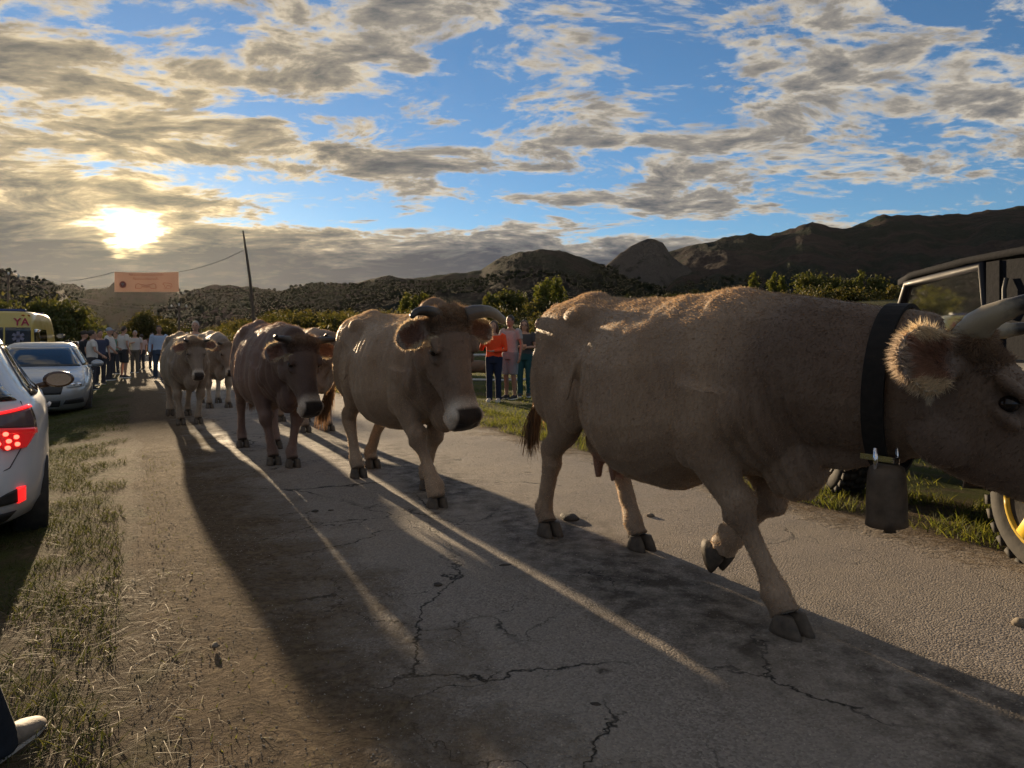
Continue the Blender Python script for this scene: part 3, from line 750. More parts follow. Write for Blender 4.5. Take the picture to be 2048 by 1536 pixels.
        sd = np.cross(dr, g.normal(size=(fur, 3))); sd /= np.linalg.norm(sd, axis=1)[:, None] + 1e-9
        wd = (.0009 + .0008 * g.random(fur))[:, None]
        FV = np.stack([p - sd * wd, p + sd * wd, p + dr * ln[:, None]], 1).reshape(-1, 3)
        fc = C[tri[idx, 0]] * (.75 + .6 * g.random(fur))[:, None]
        fc4 = np.concatenate([np.repeat(fc, 3, 0), np.ones((fur * 3, 1))], 1)
        o = mk_np('coat_fur', FV, np.arange(fur * 3).reshape(-1, 3), M_fur, root, attrs={'coat': fc4}); tag(o, kind='stuff')
    # ---- switch of the tail
    ns = 500 if fur else 160
    tip = np.array(tl[-1]); pre = np.array(tl[-2]); dv = (tip - pre) / np.linalg.norm(tip - pre)
    st0 = pre + (tip - pre) * g.random((ns, 1)) + g.normal(size=(ns, 3)) * .012
    bend = np.array((hp.get('switch') or (0, 0, -1)), float)
    dd = dv * .6 + bend * .7 + g.normal(size=(ns, 3)) * .20; dd /= np.linalg.norm(dd, axis=1)[:, None]
    dd2 = dd * .4 + np.array([0, 0, -.9]) + g.normal(size=(ns, 3)) * .12; dd2 /= np.linalg.norm(dd2, axis=1)[:, None]
    ll = (.12 + .13 * g.random((ns, 1))); sd = np.cross(dd, g.normal(size=(ns, 3))); sd /= np.linalg.norm(sd, axis=1)[:, None]
    e1 = st0 + dd * ll * .55; e2 = e1 + dd2 * ll * .6; wd = .0026 if fur else .005
    SV = np.stack([st0 - sd * wd, st0 + sd * wd, e1 + sd * wd, e1 - sd * wd, e2 + sd * wd * .3, e2 - sd * wd * .3], 1).reshape(-1, 3)
    k = np.arange(ns)[:, None] * 6; SF = np.concatenate([k + [0, 1, 2, 3], k + [3, 2, 4, 5]], 0)
    sc4 = np.tile(np.array([.17, .105, .06, 1]), (len(SV), 1)) * np.repeat(.5 + g.random(ns), 6)[:, None]
    o = mk_np('tail_switch', SV, SF, M_fur, root, attrs={'coat': sc4}); tag(o, kind='stuff')
    return root, (Mh, npts, nrad)

def heading(dx, dy): return math.atan2(dy, dx)
# local frame of a cow: x ahead, y to its left; legs: key -> (dx, dy, lift, pitch)
HORN_OUT = [(-.005, .075, .045), (-.01, .15, .06), (.02, .215, .085), (.07, .25, .14)]
cow1, Mh1 = cow('large fawn brown cow with black bell collar filling the right of the road', (.774, 3.656, .02), heading(.47, -.88), 1.02,
    legs={'fr': (.30, .10, 0, 0), 'fl': (-.30, -.03, .16, 72), 'hr': (-.17, .0, 0, 0), 'hl': (.32, -.0, 0, 0)},
    head=dict(poll=(1.41, .10, 1.13), yaw=25, pitch=44, roll=0), head_scale=1.24,
    horns={'r': dict(pts=[(-.01, .075, .045), (-.015, .115, .10), (.01, .13, .17), (.05, .12, .25)], r0=.044, r1=.012, mat=M_horn_pale), 'l': dict(pts=[(0, .075, .045), (.0, .13, .075), (.035, .17, .12), (.09, .18, .19)], mat=M_horn_pale)},
    ears={'r': dict(back=.45, up=-.35, size=1.1, face=(.1, -1, .25)), 'l': dict(back=.3)}, coat=(.36, .26, .175), dark=(.135, .092, .068), voxel=.011, fur=150000, belly=1.16, udder=1.0, seed=3, ear_fuzz=1.6, fur_len=.0105,
    tail=[(-1.0, 0, 1.385), (-1.08, .02, 1.33), (-1.13, .02, 1.15), (-1.15, .0, .95), (-1.17, -.03, .80), (-1.20, -.07, .68)])
cow2, Mh2 = cow('fawn cow facing the viewer with one long grey horn and stepping foreleg', (-.93, 5.87, .02), heading(.54, -.84), 1.02,
    legs={'fr': (.30, .07, .0, 12), 'fl': (-.28, -.02, 0, 0), 'hr': (.16, 0, 0, 0), 'hl': (-.22, -.02, .0, 0)},
    head=dict(poll=(1.12, -.15, 1.32), yaw=6, pitch=66, roll=4), head_scale=1.3,
    horns={'r': dict(pts=[(0, .075, .05), (-.015, .13, .065), (-.01, .20, .075), (.03, .255, .09)], r0=.034, r1=.012, mat=M_horn_dark),
           'l': dict(pts=[(0, .075, .05), (-.01, .15, .07), (-.005, .235, .07), (.03, .315, .04)], r0=.042, r1=.021, mat=M_horn_grey, blunt=True)},
    ears={'r': dict(back=-.5, up=-.12, size=.98), 'l': dict(back=-.3, up=-.2, size=.9)}, coat=(.37, .27, .18), dark=(.18, .125, .09), voxel=.012, fur=90000, seed=8, belly=1.08, fur_len=.012,
    tail=[(-1.0, 0, 1.385), (-1.08, .0, 1.33), (-1.14, -.03, 1.12), (-1.18, -.08, .92), (-1.22, -.14, .74), (-1.27, -.22, .60)])
cow3, _ = cow('dark brown cow with upswept horns and reddish forelock, head lowered', (-2.55, 7.5, .02), heading(.50, -.866), 1.0,
    legs={'fr': (.10, .06, 0, 0), 'fl': (.33, -.12, 0, 0), 'hr': (-.10, 0, 0, 0), 'hl': (.22, 0, 0, 0)},
    head=dict(poll=(1.16, .04, 1.18), yaw=10, pitch=62, roll=-3), head_scale=1.2,
    horns={k: dict(pts=[(0, .075, .045), (-.01, .15, .05), (.0, .235, .085), (.03, .27, .18)], r0=.034, r1=.009) for k in 'lr'},
    ears={'r': dict(back=-.40, up=-.1, size=.95), 'l': dict(back=-.1, up=-.15)}, coat=(.175, .108, .085), dark=(.105, .068, .056), voxel=.014, fur=45000, seed=14, fur_len=.014)
cow4, _ = cow('brown cow half hidden between the dark horned cow and the fawn cow', (-2.92, 10.05, .02), heading(.50, -.866), 1.0,
    legs={'fr': (.1, 0, 0, 0), 'fl': (.12, 0, 0, 0), 'hr': (-.2, 0, 0, 0), 'hl': (.1, 0, 0, 0)},
    head=dict(poll=(1.16, .10, 1.22), yaw=14, pitch=55), horns={k: dict(pts=[(0, .075, .045), (-.01, .14, .06), (.0, .2, .11), (.03, .22, .2)], r0=.034, r1=.009) for k in 'lr'},
    coat=(.34, .245, .17), dark=(.22, .155, .115), voxel=.017, fur=20000, seed=21, fur_len=.016)
cow5, _ = cow('grey brown cow with drooping pale ears leading the left file', (-5.05, 10.95, .02), heading(.52, -.855), .95,
    legs={'fr': (.1, .03, 0, 0), 'fl': (.12, -.03, 0, 0), 'hr': (.05, .0, .07, 25), 'hl': (-.15, 0, 0, 0)},
    head=dict(poll=(1.10, .02, 1.25), yaw=6, pitch=62), horns={k: dict(pts=[(0, .075, .045), (-.01, .13, .065), (-.0, .175, .11), (.02, .18, .18)], r0=.030, r1=.008) for k in 'lr'},
    ears={'r': dict(back=-.35, up=-.05, size=1.15), 'l': dict(back=.0, up=.0)}, coat=(.25, .20, .145), dark=(.23, .18, .14), voxel=.017, fur=26000, seed=33, fur_len=.018)
cow6, _ = cow('pale backed cow mostly hidden behind the grey brown cow', (-5.7, 13.6, .02), heading(.50, -.866), 1.0,
    legs={'fr': (.05, 0, 0, 0), 'fl': (.15, 0, 0, 0), 'hr': (-.1, 0, 0, 0), 'hl': (.1, 0, 0, 0)},
    head=dict(poll=(1.14, .06, 1.15), yaw=12, pitch=62), horns={k: dict(pts=[(0, .075, .045), (-.01, .13, .06), (.0, .19, .1), (.02, .2, .18)], r0=.03, r1=.008) for k in 'lr'},
    coat=(.42, .345, .26), dark=(.20, .15, .115), voxel=.019, fur=12000, seed=41, fur_len=.018)
# ------------------------------------------------------------------ people
def cloth(name, c, c2=None, rough=.85, scale=60):
    m = mat(name, c, rough, spec=.2); return grain(m, c2 or tuple(q * .6 for q in c), scale, .5, .25)
SKIN = [grain(mat('skin', (.40, .235, .165), .55), (.32, .17, .12), 30, .5), grain(mat('tanned_skin', (.30, .17, .11), .55), (.24, .12, .08), 30, .5)]
HAIR = {'dark': mat('dark_hair', (.022, .015, .011), .5), 'brown': mat('brown_hair', (.075, .042, .024), .5), 'grey': mat('grey_hair', (.32, .30, .28), .6)}
M_glasses = mat('spectacle_frame', (.012, .012, .014), .3)
def hand(mb, w, d, palm, s, r_=1.0):
    """palm + five unequal bent fingers; d along the hand, palm = palm normal"""
    w = Vector(w); d = Vector(d).normalized(); palm = Vector(palm); palm = (palm - d * palm.dot(d)).normalized(); side = d.cross(palm) * s
    mb.tube([w - d * .02, w + d * .03, w + d * .085], [(.024, .016), (.038, .016), (.040, .012)], 8, side)
    for k, (o, ln) in enumerate(((.029, .062), (.010, .075), (-.010, .070), (-.028, .054))):
        b = w + d * .08 + side * o
        mb.tube([b, b + d * ln * .5 + palm * .006, b + d * ln * .85 + palm * .024, b + d * ln * .95 + palm * .036], [.0095, .009, .008, .006], 6, side)
    b = w + d * .02 + side * .03
    mb.tube([b, b + d * .03 + side * .025 + palm * .012, b + d * .06 + side * .03 + palm * .022], [.012, .010, .007], 6, side)
def person(label, loc, rz, h=1.72, shirt=(.7, .7, .68), sleeve='short', legs=(.05, .06, .09), bottoms='trousers', hair='dark', hairstyle='short', shoes=(.05, .05, .05), skin=0,
           arms=None, stride=0.0, build=1.0, cap=None, look=0.0, glasses=False, voxel=.016, group=None, shoe_sole=(.6, .6, .58), bend=0.0):
    k = h / 1.75
    root = empty('person', loc, rz, k); tag(root, label, 'person', group)
    arms = arms or {}
    B = MB(); S = MB(); Tm = MB()
    sk = SKIN[skin]
    J = {}
    for s, kk in ((1, 'l'), (-1, 'r')):
        st = stride * s
        hip = Vector((0, s * .088, .92)); kn = Vector((.03 + .5 * st * (1 if st > 0 else .6), s * .095, .49)); an = Vector((st, s * .10, .09 + (.06 if st < -.1 else 0)))
        J[kk] = (hip, kn, an)
        B.tube([hip, hip.lerp(kn, .5), kn, kn.lerp(an, .35) + Vector((-.015, 0, 0)), an + Vector((0, 0, .05)), an + Vector((0, 0, -.03))], [.082, .07, .053, .055, .036, .038], 10)
        gap = .012
        if bottoms == 'trousers':
            Tm.tube([hip + Vector((0, 0, .04)), hip.lerp(kn, .5), kn, kn.lerp(an, .5), an + Vector((-.005, 0, .0)), an + Vector((-.005, 0, -.045))], [.104 * build, .088, .070, .066, .066, .070], 12)
        elif bottoms == 'shorts':
            Tm.tube([hip + Vector((0, 0, .04)), hip.lerp(kn, .5), kn + Vector((0, 0, .06)), kn + Vector((0, 0, .03))], [.108 * build, .098, .092, .09], 12)
        sh = Vector((-.005 + bend * .4, s * .185 * (.6 + .4 * build), 1.43)); a = arms.get(kk, {})
        el = Vector(a.get('el', (-.03, s * .255, 1.14))); wr = Vector(a.get('wr', (.05, s * .265, .90)))
        el.y = abs(el.y) * s if 'el' in a else el.y
        B.tube([sh, sh.lerp(el, .5), el, el.lerp(wr, .4), wr], [.052, .046, .038, .036, .025], 9)
        S.tube([sh + Vector((0, -s * .04, .0)), sh + Vector((0, s * .01, -.02)), sh.lerp(el, .5)] + ([sh.lerp(el, .62)] if sleeve == 'short' else [el, el.lerp(wr, .5), el.lerp(wr, .93)]),
               [.07, .072, .064] + ([.064] if sleeve == 'short' else [.052, .046, .040]), 10)
        dd = (wr - el).normalized(); pn = a.get('palm', (0, -s, 0)); hand(B, wr, dd, pn, s)
    tr = [(.90, .155, .105), (.97, .165, .115), (1.06, .150, .105), (1.16, .152, .11), (1.28, .172, .118), (1.37, .182, .11), (1.43, .150, .09), (1.47, .085, .065)]
    bx = lambda z: bend * max(0, z - .9) 
    for mbx, off in ((B, 0.0), (S, .016)):
        rg = []
        for z, w, d in tr:
            if mbx is S and z > 1.45: continue
            bl = build if z < 1.3 else (build * .5 + .5)
            belly = .05 * (build - 1) * 3 * math.exp(-((z - 1.1) / .12) ** 2)
            rg.append([(bx(z) + belly * .5 + (d * bl + off + belly) * math.cos(q), (w * bl + off) * math.sin(q), z) for q in [2 * math.pi * i / 20 for i in range(20)]])
        mbx.loft(rg)
    Tm.loft([[(((d * build) + .02) * math.cos(q), (w * build + .018) * math.sin(q), z) for q in [2 * math.pi * i / 20 for i in range(20)]] for z, w, d in ((.84, .15, .11), (.90, .158, .112), (.97, .160, .112), (1.02, .150, .105))])
    hx = bx(1.6); Ml = Matrix.Rotation(look, 3, 'Z'); hc = Vector((hx + .015, 0, 1.625))
    B.tube([(bx(1.44), 0, 1.42), (hx * .95, 0, 1.50), (hx + .01, 0, 1.56)], [.062, .055, .055], 10)
    B.ell(hc, (.098, .075, .118), Ml); B.ell(hc + Ml @ Vector((.03, 0, -.06)), (.062, .055, .06), Ml)
    B.tube([hc + Ml @ Vector((.085, 0, .02)), hc + Ml @ Vector((.112, 0, -.022)), hc + Ml @ Vector((.09, 0, -.03))], [.010, .016, .012], 7)
    for s in (1, -1): B.ell(hc + Ml @ Vector((-.005, s * .078, -.01)), (.018, .010, .028), Ml)
    B.ell(hc + Ml @ Vector((.088, 0, -.062)), (.010, .022, .008), Ml)
    me = B.fused(min(voxel, .012), 2, .4); link('body', me, root, (sk,))
    # eyes
    for s in (1, -1): MB().ell(hc + Ml @ Vector((.086, s * .031, .008)), (.010, .014, .008), Ml, 8, 6).build('eye', M_eye, root)
    mt = cloth('shirt_cloth', shirt); link('shirt', S.fused(voxel, 2, .4), root, (mt,))
    link(bottoms, Tm.fused(voxel, 2, .4), root, (cloth('trouser_cloth', legs),))
    # hair
    Hm = MB(); hm = HAIR[hair]
    if cap is None:
        Hm.ell(hc + Ml @ Vector((-.018, 0, .028)), (.100, .084, .108), Ml)
        if hairstyle == 'long':
            Hm.ell(hc + Ml @ Vector((-.045, 0, -.06)), (.065, .088, .14), Ml)
            for s in (1, -1): Hm.tube([hc + Ml @ Vector((.03, s * .06, .09)), hc + Ml @ Vector((.02, s * .085, -.02)), hc + Ml @ Vector((.015, s * .085, -.16))], [.02, .028, .02], 8)
        elif hairstyle == 'bun':
            Hm.ell(hc + Ml @ Vector((-.11, 0, .05)), (.045, .045, .045), Ml)
        hv = Hm.fused(.014, 2, .4)
        # clear the face: push hair vertices that sit in front of the hairline back inside the skull
        c = co_of(hv); rel = (c - np.array(hc)) @ np.array(Ml)
        face = (rel[:, 0] > .035) & (rel[:, 2] < .062) & (np.abs(rel[:, 1]) < .062)
        c[face] = np.array(hc) + (c[face] - np.array(hc)) * .6
        hv.vertices.foreach_set('co', c.astype(np.float32).ravel()); hv.update(); link('hair', hv, root, (hm,))
    else:
        Hm.ell(hc + Ml @ Vector((-.012, 0, .045)), (.104, .086, .085), Ml)
        Hm.ell(hc + Ml @ Vector((.11, 0, .035)), (.075, .066, .012), Ml)
        link('cap', Hm.fused(.014, 2, .4), root, (cloth('cap_cloth', cap),))
    if glasses:
        gmb = MB()
        for s in (1, -1):
            ring = [hc + Ml @ Vector((.100, s * .034 + .024 * math.cos(q), .006 + .018 * math.sin(q))) for q in [2 * math.pi * i / 12 for i in range(13)]]
            gmb.tube(ring, [.003] * 13, 5, (1, 0, 0)); gmb.tube([ring[0] if s > 0 else ring[6], hc + Ml @ Vector((.0, s * .08, .01))], [.003, .003], 5)
        gmb.build('glasses', M_glasses, root)
    # shoes
    msh = cloth('shoe_upper', shoes, None, .7); msl = mat('shoe_sole', shoe_sole, .7)
    for s, kk in ((1, 'l'), (-1, 'r')):
        an = J[kk][2]; z0 = an.z - .09; sb = MB(); so_ = MB()
        sb.loft([[(an.x + x, an.y + w * math.cos(q), z0 + .022 + hgt_ * (.5 + .5 * math.sin(q))) for q in [2 * math.pi * i / 14 for i in range(14)]] for x, w, hgt_ in ((-.075, .02, .06), (-.06, .036, .085), (-.02, .040, .095), (.04, .042, .085), (.10, .047, .06), (.155, .046, .048), (.19, .03, .035), (.2, .01, .02))])
        so_.loft([[(an.x + x * kx, an.y + y * kx, z) for x, y in [(-.085, 0), (-.07, .034), (-.01, .036), (.06, .044), (.13, .050), (.185, .036), (.207, 0), (.185, -.036), (.13, -.048), (.06, -.042), (-.01, -.036), (-.07, -.034)]] for z, kx in ((z0, .97), (z0 + .015, 1.0), (z0 + .034, .985))])
        o = sb.build('shoe', msh, root); so_.build('sole', msl, o, smooth=False)
    return root
def facing(dx, dy): return math.atan2(dy, dx)
GL = 'onlookers gathered on the far verge'
def PX(px, d): return (px - 1024) / 1420 * d
ZG = lambda x, y: float(hgt(x, y)) - .0
def at(px, d): x = PX(px, d); return (x, d, ZG(x, d))
# right verge
RIGHT = 'onlookers beside the rail fence'
w_or = person('woman in bright orange sweater and dark flared jeans by the fence', at(988, 14.6), facing(-.15, -1), 1.68, (.85, .085, .025), 'long', (.018, .024, .05), hair='brown', hairstyle='long', shoes=(.5, .45, .4),
    arms={'r': dict(el=(.03, -.27, 1.14), wr=(.20, -.20, 1.33)), 'l': dict(el=(.02, .26, 1.12), wr=(.24, .02, 1.10), palm=(0, 0, 1))}, group=RIGHT, voxel=.014)
person('man in pale grey tee and grey shorts behind the orange sweater', at(1021, 15.3), facing(-.6, -.9), 1.82, (.36, .34, .33), 'short', (.20, .23, .25), 'shorts', hair='dark', shoes=(.03, .03, .035), skin=1,
    arms={'r': dict(el=(.03, -.27, 1.16), wr=(.22, -.12, 1.22))}, group=RIGHT, voxel=.014)
person('woman with glasses and shoulder length brown hair in dark grey top', at(1049, 16.0), facing(-.1, -1), 1.74, (.06, .06, .065), 'short', (.02, .07, .08), hair='brown', hairstyle='long', glasses=True,
    arms={'l': dict(el=(.04, .25, 1.14), wr=(.23, .05, 1.13)), 'r': dict(el=(.04, -.25, 1.14), wr=(.23, -.05, 1.16))}, group=RIGHT, voxel=.014)
person('dark haired man whose head shows above the large cow rump', at(1080, 16.6), facing(-.9, -.3), 1.80, (.12, .12, .13), 'short', (.05, .05, .06), hair='dark', group=RIGHT)
# on the road
person('man in loose pale blue shirt walking beside the left file', at(318, 23.0), facing(.45, -.9), 1.80, (.36, .46, .62), 'long', (.05, .07, .11), hair='dark', stride=.16, skin=1, group='herders on the road')
person('grey haired man whose head rises behind the left file of cows', at(391, 17.2), facing(.3, -.95), 1.76, (.42, .42, .42), 'short', (.06, .06, .07), hair='grey', group='herders on the road')
# left crowd
W_ = (.62, .60, .57)
person('woman in white tee and dark trousers beside the silver car', at(184, 19.6), facing(.8, .6), 1.66, W_, 'short', (.06, .06, .07), hair='dark', hairstyle='bun', arms={'r': dict(el=(.05, -.30, 1.15), wr=(.22, -.34, 1.02))}, group=GL, build=1.1)
person('child in white shirt peering over the silver car roof', at(136, 17.8), facing(.5, .85), 1.46, W_, 'short', (.08, .08, .1), hair='brown', group=GL)
person('second child in pale shirt next to the first behind the silver car', at(150, 18.3), facing(.6, .8), 1.40, (.5, .42, .4), 'short', (.08, .08, .1), hair='brown', group=GL)
person('stout man in white tee and pale blue cap seen side on', at(218, 24.0), facing(1, .25), 1.80, W_, 'short', (.045, .045, .055), arms={'r': dict(el=(.06, -.30, 1.16), wr=(.22, -.26, .98)), 'l': dict(el=(.06, .28, 1.16), wr=(.26, .16, 1.06))}, cap=(.30, .36, .48), build=1.28, group=GL)
person('tall man in white tee and dark shorts with his back turned', at(247, 25.0), facing(.5, .85), 1.83, W_, 'short', (.05, .05, .055), 'shorts', hair='dark', build=1.12, group=GL)
person('man in white tee standing beyond the tall man in shorts', at(270, 29.5), facing(.2, -.9), 1.76, (.5, .47, .45), 'short', (.12, .1, .08), arms={'r': dict(el=(.10, -.27, 1.18), wr=(.24, -.05, 1.24))}, hair='grey', build=1.1, group=GL)
person('person in pink top beyond the last white tee', at(283, 33.0), facing(-.7, .5), 1.66, (.5, .36, .34), 'short', (.05, .05, .06), hair='dark', group=GL)
person('person in black top with wide dark hat near the white tee woman', at(168, 21.5), facing(.6, .7), 1.74, (.03, .03, .035), 'short', (.05, .05, .06), cap=(.05, .045, .04), group=GL)
person('person in dark blue top left of the capped man', at(200, 22.0), facing(.7, -.6), 1.70, (.06, .07, .12), 'short', (.04, .04, .05), hair='dark', group=GL)
person('person in green top between the capped man and the tall man', at(232, 29.0), facing(-.2, -.9), 1.74, (.16, .26, .2), 'short', (.05, .05, .06), hair='brown', group=GL)
person('person in dark tee at the far end of the crowd by the road edge', at(305, 34.0), facing(.3, -.9), 1.74, (.12, .07, .06), 'short', (.05, .05, .06), hair='dark', group=GL)
person('person with dark hair at the back left of the crowd', at(192, 31.0), facing(.4, -.9), 1.78, (.2, .2, .22), 'short', (.05, .05, .06), hair='dark', group=GL)
# walker at the photographer's side: only trouser leg and shoe are in view
person('person in dark jeans and beige knit sneaker at the lower left edge', (-1.62, 1.66, -.03), facing(.04, 1), 1.74, (.2, .2, .22), 'short', (.022, .028, .038), hair='brown', shoes=(.27, .225, .18), shoe_sole=(.55, .53, .5), stride=-.40, voxel=.011)
# ------------------------------------------------------------------ vehicles
def paint(name, c, metal=0.0, rough=.28):
    m = mat(name, c, rough, metal); b = m.node_tree.nodes['Principled BSDF']; b.inputs['Coat Weight'].default_value = .6; b.inputs['Coat Roughness'].default_value = .06
    T = NT.__new__(NT); T.nt = m.node_tree; tcn = T.n('ShaderNodeTexCoord'); nz = T.noise(tcn.outputs['Object'], 2.5, 6, .65)
    T.put(b.inputs['Base Color'], T.mix(T.rng(nz, .45, .8, 0, .35), c, tuple(q * .7 + .04 for q in c)))        # road dust
    T.put(b.inputs['Roughness'], T.rng(nz, .35, .75, rough, rough + .25)); return m
M_white = paint('white_paint', (.62, .62, .63)); M_silver = paint('silver_paint', (.36, .38, .40), .55); M_yellow = paint('yellow_paint', (.60, .44, .09)); M_black = paint('black_paint', (.010, .011, .017), 0.0, .45)
M_cargrey = paint('grey_paint', (.16, .17, .18), .4); M_vanwhite = paint('van_white', (.55, .56, .57))
M_plastic = grain(mat('black_plastic', (.022, .022, .024), .6), (.04, .04, .04), 50, .5, .1); M_rubber = grain(mat('tyre_rubber', (.020, .019, .018), .85), (.06, .052, .042), 18, .6, .3)
M_alloy = mat('alloy', (.35, .35, .36), .35, .9); M_chrome = mat('chrome', (.7, .7, .72), .12, 1.0)
M_glass = mat('tinted_glass', (.010, .012, .014), .04, spec=.8); M_glass.node_tree.nodes['Principled BSDF'].inputs['Coat Weight'].default_value = .3
def clear_glass():
    m, T, b, out = nmat('clear_glass'); tr = T.n('ShaderNodeBsdfTransparent'); tr.inputs[0].default_value = (.80, .84, .84, 1)
    gl = T.n('ShaderNodeBsdfGlossy'); gl.inputs['Roughness'].default_value = .03; gl.inputs[0].default_value = (.9, .9, .9, 1)
    df = T.n('ShaderNodeBsdfDiffuse'); df.inputs[0].default_value = (.4, .38, .34, 1)
    tcn = T.n('ShaderNodeTexCoord'); dust = T.rng(T.voro(tcn.outputs['Object'], 42), .11, .04, 0, .3)
    dust = T.math('ADD', T.math('MULTIPLY', dust, T.rng(T.noise(tcn.outputs['Object'], 9, 4), .45, .6)), .015)
    m1 = T.n('ShaderNodeMixShader'); lw = T.n('ShaderNodeFresnel'); lw.inputs[0].default_value = 1.5
    T.put(m1.inputs[0], lw.outputs[0]); T.put(m1.inputs[1], tr.outputs[0]); T.put(m1.inputs[2], gl.outputs[0])
    m2 = T.n('ShaderNodeMixShader'); T.put(m2.inputs[0], dust); T.put(m2.inputs[1], m1.outputs[0]); T.put(m2.inputs[2], df.outputs[0]); T.put(out.inputs[0], m2.outputs[0]); return m
M_clear = clear_glass()
def lampmat(name, c, e):
    m = mat(name, c, .15, spec=.6); b = m.node_tree.nodes['Principled BSDF']; b.inputs['Emission Color'].default_value = tuple(c) + (1,); b.inputs['Emission Strength'].default_value = e; b.inputs['Coat Weight'].default_value = .5; return m
M_taillit = lampmat('lit_tail_lamp', (.75, .015, .015), .75); M_tailred = mat('red_lens', (.30, .012, .014), .12); M_led = lampmat('lit_led', (1, .10, .06), 2.2); M_headlens = mat('headlamp_lens', (.30, .32, .33), .08, spec=.8); M_clearlens = mat('clear_lens', (.13, .09, .09), .1); M_lensglow = lampmat('glowing_red_lens', (.5, .012, .014), .22)
M_amber = mat('amber_lens', (.4, .13, .02), .15)

class CarShape:
    """plan outlines by height: rows (z, x_rear, x_front, half width, corner exponent)"""
    def __init__(s, rows): s.r = np.array(rows, float)
    def prm(s, z): return [float(np.interp(z, s.r[:, 0], s.r[:, i])) for i in range(1, 5)]
    def at(s, th, z, off=0.0):
        xr, xf, w, n = s.prm(z); c, q = math.cos(th), math.sin(th); xm = (xr + xf) / 2
        a = (xf - xr) / 2 + off
        return Vector((xm + a * math.copysign(abs(c) ** (2 / n), c), (w + off) * math.copysign(abs(q) ** (2 / n), q), z))
    def th_y(s, y, z, rear=True):
        xr, xf, w, n = s.prm(z); q = min(abs(y) / w, 1.0) ** (n / 2); t = math.asin(q) * (1 if y >= 0 else -1)
        return math.pi - t if rear else t
    def th_x(s, x, z, side):
        xr, xf, w, n = s.prm(z); xm = (xr + xf) / 2; c = (x - xm) / ((xf - xr) / 2); c = max(-1, min(1, c)); t = math.acos(math.copysign(abs(c) ** (n / 2), c)); return t if side > 0 else 2 * math.pi - t
    def shell(s, zs, nth=96):
        rings = [[s.at(2 * math.pi * (k + .5) / nth, z) for k in range(nth)] for z in zs]; return MB().loft(rings)
    def patch(s, corners, off=.006, nu=10, nv=6, depth=.012):
        """corners: four (theta, z) - lower a, lower b, upper b, upper a; a shallow solid following the skin"""
        v = []; f = []
        for layer, o_ in ((0, off), (1, off - depth)):
            for j in range(nv + 1):
                for i in range(nu + 1):
                    u, w = i / nu, j / nv
                    th = (corners[0][0] * (1 - u) + corners[1][0] * u) * (1 - w) + (corners[3][0] * (1 - u) + corners[2][0] * u) * w
                    z = (corners[0][1] * (1 - u) + corners[1][1] * u) * (1 - w) + (corners[3][1] * (1 - u) + corners[2][1] * u) * w
                    v.append(s.at(th, z, o_))
        N = (nu + 1) * (nv + 1)
        for j in range(nv):
            for i in range(nu):
                a = j * (nu + 1) + i; f.append([a, a + 1, a + nu + 2, a + nu + 1]); f.append([N + a, N + a + nu + 1, N + a + nu + 2, N + a + 1])
        bd = [i for i in range(nu + 1)] + [(j * (nu + 1) + nu) for j in range(1, nv + 1)] + [nv * (nu + 1) + i for i in range(nu - 1, -1, -1)] + [j * (nu + 1) for j in range(nv - 1, 0, -1)]
        for i in range(len(bd)): a, b = bd[i], bd[(i + 1) % len(bd)]; f.append([a, N + a, N + b, b])
        return MB().add(v, f)
def wheel(parent, c, r_=.31, w=.20, side=1, rim=M_alloy, tread=False, spokes=5):
    t = MB(); c = Vector(c); prof = [(-w / 2 + .02, r_ * .64), (-w / 2, r_ * .72), (-w / 2, r_ * .9), (-w / 2 + .025, r_ * .985), (0, r_), (w / 2 - .025, r_ * .985), (w / 2, r_ * .9), (w / 2, r_ * .72), (w / 2 - .02, r_ * .64)]
    t.loft([[c + Vector((rr * math.cos(q), y, rr * math.sin(q))) for q in [2 * math.pi * i / 36 for i in range(36)]] for y, rr in prof])
    if tread:
        for i in range(30):
            q = 2 * math.pi * i / 30
            for yy in (-.36, -.12, .12, .36):
                qq = q + (.1 if yy > 0 else 0); t.box(c + Vector((r_ * 1.005 * math.cos(qq), yy * w, r_ * 1.005 * math.sin(qq))), (.016, w * .10, .026), Matrix.Rotation(-qq, 3, 'Y'))
    wo_ = t.build('wheel', M_rubber, parent, smooth=True)
    rb = MB(); y0 = c.y + side * (w / 2 - .03)
    rb.tube([(c.x, y0 - side * .06, c.z), (c.x, y0, c.z)], [r_ * .655, r_ * .655], 28, (1, 0, 0))
    for i in range(spokes):
        q = 2 * math.pi * i / spokes + .3; rb.box((c.x + r_ * .36 * math.cos(q), y0 + side * .012, c.z + r_ * .36 * math.sin(q)), (r_ * .27, .014, .035), Matrix.Rotation(-q, 3, 'Y'))
    ring = [(c.x + r_ * .63 * math.cos(q), y0 + side * .012, c.z + r_ * .63 * math.sin(q)) for q in [2 * math.pi * i / 36 for i in range(37)]]
    rb.tube(ring, [.018] * 37, 6, (0, 1, 0)); rb.tube([(c.x, y0, c.z), (c.x, y0 + side * .03, c.z)], [.06, .05], 14, (1, 0, 0))
    rb.build('rim', rim, wo_)
def cut_arches(o, centers, r_, w):
    for c in centers:
        cb = MB().tube([(c[0], c[1] - w, c[2]), (c[0], c[1] + w, c[2])], [r_, r_], 32, (1, 0, 0)).build('cutter', None, None, False)
        md = o.modifiers.new('b', 'BOOLEAN'); md.operation = 'DIFFERENCE'; md.object = cb; md.solver = 'EXACT'
        bpy.context.view_layer.update(); dg = bpy.context.evaluated_depsgraph_get(); nm = bpy.data.meshes.new_from_object(o.evaluated_get(dg)); o.modifiers.clear(); old = o.data; o.data = nm; bpy.data.meshes.remove(old)
        m_ = cb.data; bpy.data.objects.remove(cb); bpy.data.meshes.remove(m_)
